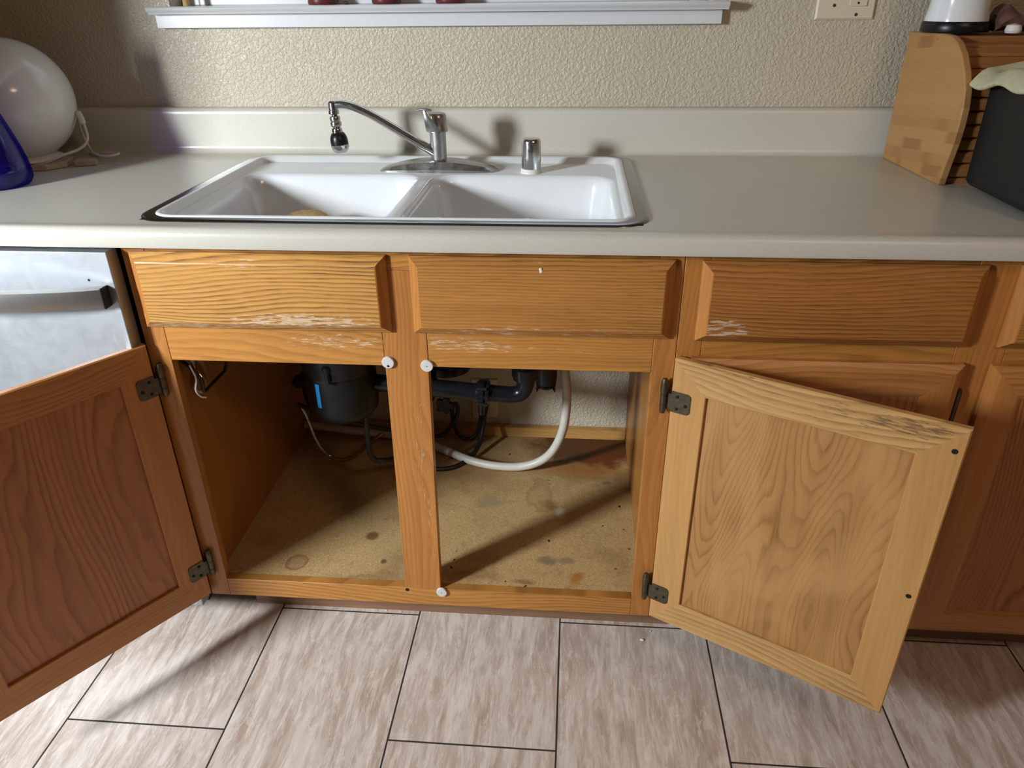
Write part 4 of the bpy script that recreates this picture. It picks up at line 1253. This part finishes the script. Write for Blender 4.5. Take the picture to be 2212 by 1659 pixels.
c2 = smooth_path([(0.509, 0.585, 0.232), (0.505, 0.570, 0.205), (0.497, 0.560, 0.181), (0.482, 0.556, 0.168), (0.462, 0.553, 0.170), (0.446, 0.550, 0.190), (0.438, 0.548, 0.222), (0.436, 0.546, 0.258), (0.440, 0.545, 0.277), (0.4475, 0.545, 0.279), (0.4515, 0.546, 0.262),
                  (0.446, 0.544, 0.236), (0.430, 0.540, 0.212), (0.408, 0.530, 0.192), (0.370, 0.515, 0.196), (0.33, 0.48, 0.23), (0.276, 0.42, 0.275), (0.2037, 0.38, 0.318), (0.150, 0.36, 0.352), (0.10, 0.36, 0.37)], 10)
cd2 = tag(empty('power_cord', (0.509, 0.59, 0.235)), 'thinner black cord looped in front of the wall inside the sink cabinet', 'cord')
P(MB().tube(c2, 0.0054, 10), 'cable', M_['rubber'], cd2, smooth=60)
P(MB().tube([(0.511, 0.606, 0.242), (0.510, 0.592, 0.238), (0.5085, 0.578, 0.222)], lambda i: (0.012, 0.012, 0.006)[i], 12), 'plug', M_['rubber'], cd2, smooth=50)
tp = smooth_path([(0.090, 0.40, 0.345), (0.1000, 0.40, 0.317), (0.1133, 0.40, 0.254), (0.1315, 0.40, 0.2136), (0.1644, 0.40, 0.1914), (0.2009, 0.40, 0.1985), (0.2466, 0.40, 0.239), (0.2871, 0.40, 0.2716)], 10)
tag(MB().tube(tp, 0.0052, 12).build('clear_tube', M_['tube'], smooth=60), 'clear plastic tube drooping below the garbage disposal', 'tube')
vv = tag(empty('shutoff_valve', (0.4290, 0.50, 0.310)), 'black shutoff valve knob just behind the centre post', 'valve')
vm = MB()
vm.lathe([(0.0, -0.022), (0.012, -0.022), (0.013, -0.010), (0.009, -0.008), (0.009, 0.02), (0.0, 0.10)], (0, 0, 0), 16, 0, (Vector((1, 0, 0)), Vector((0, 0, -1)), Vector((0, 1, 0))))
for a in range(5):
    t = 2 * PI * a / 5
    vm.lathe([(0.0, -0.024), (0.009, -0.023), (0.009, -0.012), (0.0, -0.011)], (0.014 * math.cos(t), 0, 0.014 * math.sin(t)), 10, 0, (Vector((1, 0, 0)), Vector((0, 0, -1)), Vector((0, 1, 0))))
vm.build('knob', M_['black_plastic'], vv)
vm2 = tag(empty('shutoff_valve', (0.060, 0.50, 0.365)), 'dark shutoff valve beside the left panel behind the garbage disposal', 'valve')
MB().lathe([(0.0, -0.022), (0.016, -0.022), (0.017, -0.010), (0.009, -0.008), (0.009, 0.112), (0.0, 0.113)], (0, 0, 0), 16, 0, (Vector((1, 0, 0)), Vector((0, 0, -1)), Vector((0, 1, 0)))).tube([(0, 0.02, 0), (0, 0.02, -0.06), (0.02, 0.0, -0.10)], 0.008, 10).build('valve_body', M_['black_plastic'], vm2)

# wire rack with a plastic bag on the left side panel
wr = tag(empty('wire_rack', (0.060, 0.09, 0.60)), 'dark wire rack holding a clear plastic bag on the left panel inside the sink cabinet', 'rack')
P(MB().tube(smooth_path([(0.022, 0.150, 0.66), (0.060, 0.145, 0.60), (0.060, 0.139, 0.5755), (0.060, 0.120, 0.5735), (0.060, 0.085, 0.574), (0.060, 0.052, 0.5745), (0.060, 0.044, 0.580), (0.060, 0.040, 0.61), (0.022, 0.036, 0.66)], 6), 0.0032, 10), 'wire_bar', M_['wire'], wr, smooth=60)
bg = MB()
rows = []
for i in range(11):
    t = i / 10
    rows.append([(0.050 + 0.018 * math.sin(3 * t + 5 * k / 6) * (1 - t * 0.5), 0.026 + 0.075 * k / 6 * (1 - 0.6 * t), 0.665 - 0.085 * t + 0.012 * math.sin(k)) for k in range(7)])
vs = [p for r in rows for p in r]
fs = [(i * 7 + k, i * 7 + k + 1, (i + 1) * 7 + k + 1, (i + 1) * 7 + k) for i in range(10) for k in range(6)]
o = P(bg.add(vs, fs), 'plastic_bag', M_['film'], wr, smooth=60)
m = o.modifiers.new('solid', 'SOLIDIFY')
m.thickness = 0.0004
P(MB().tube(smooth_path([(0.055, 0.026, 0.640), (0.060, 0.028, 0.612), (0.058, 0.022, 0.590), (0.060, 0.030, 0.573), (0.064, 0.040, 0.566)], 6), 0.0016, 8), 'bag_rim', M_['white_plastic'], wr, smooth=60)

# ------------------------------------------------------------------ crumbs on the floor
CR = 'white crumbs on the tile floor'
cm = None
for i, (x, y, r, lab) in enumerate([(0.9112, 0.040, 0.0042, 'white crumb on the floor tile below the open right door hinge'), (1.2045, -0.0071, 0.0032, 'tiny white crumb on the floor tile under the open right door edge'),
                                    (0.3441, 0.086, 0.0022, 'tiny white crumb against the toe kick left of the grout line'), (0.9311, 0.066, 0.0022, 'thin pale crumb on the floor close to the toe kick near the right door'),
                                    (-0.0799, 0.0976, 0.0070, 'white plaster chip on the floor behind the open left door'), (-0.1665, 0.0147, 0.0018, 'tiny white speck on the floor beside the bottom edge of the left door'),
                                    (-0.0891, 0.0201, 0.0016, 'smallest pale speck on the floor under the open left door')]):
    if cm is None:
        o = MB().lathe([(0.0, 0.0), (0.8, 0.05), (1.0, 0.3), (0.7, 0.62), (0.0, 0.75)], (0, 0, 0), 9).build('crumb', M_['crumb'], smooth=60)
        cm = o
    else:
        o = cm.copy()
        COL.objects.link(o)
    o.location = (x, y, 0.0001)
    o.scale = (r * 1.15, r * 0.8, r)
    o.rotation_euler = (0, 0, i * 1.3)
    tag(o, lab, 'crumb', CR)

# dark specks of debris on the cabinet floor
sp0 = None
for i, (x, y) in enumerate([(0.5060, 0.118), (0.5050, 0.090), (0.5025, 0.066), (0.6300, 0.018), (0.6620, 0.021), (0.7050, 0.165), (0.6960, 0.395), (0.8250, 0.225), (0.8660, 0.300), (0.8720, 0.215),
                            (0.8480, 0.085), (0.5900, 0.505), (0.6200, 0.032), (0.8800, 0.150)]):
    if sp0 is None:
        o = MB().lathe([(0.0, 0.0), (0.8, 0.08), (1.0, 0.4), (0.7, 0.75), (0.0, 0.85)], (0, 0, 0), 8).build('debris_speck', M_['dark'], smooth=60)
        sp0 = o
    else:
        o = sp0.copy()
        COL.objects.link(o)
    o.location = (x, y, 0.1546)
    r = 0.0013 + 0.0005 * (i % 3)
    o.scale = (r * 1.9, r * 0.8, r * 0.8)
    o.rotation_euler = (0, 0, 0.4 + i * 0.9)
    tag(o, 'tiny dark speck of debris on the stained floor of the sink cabinet', 'debris', 'dark specks on the cabinet floor')
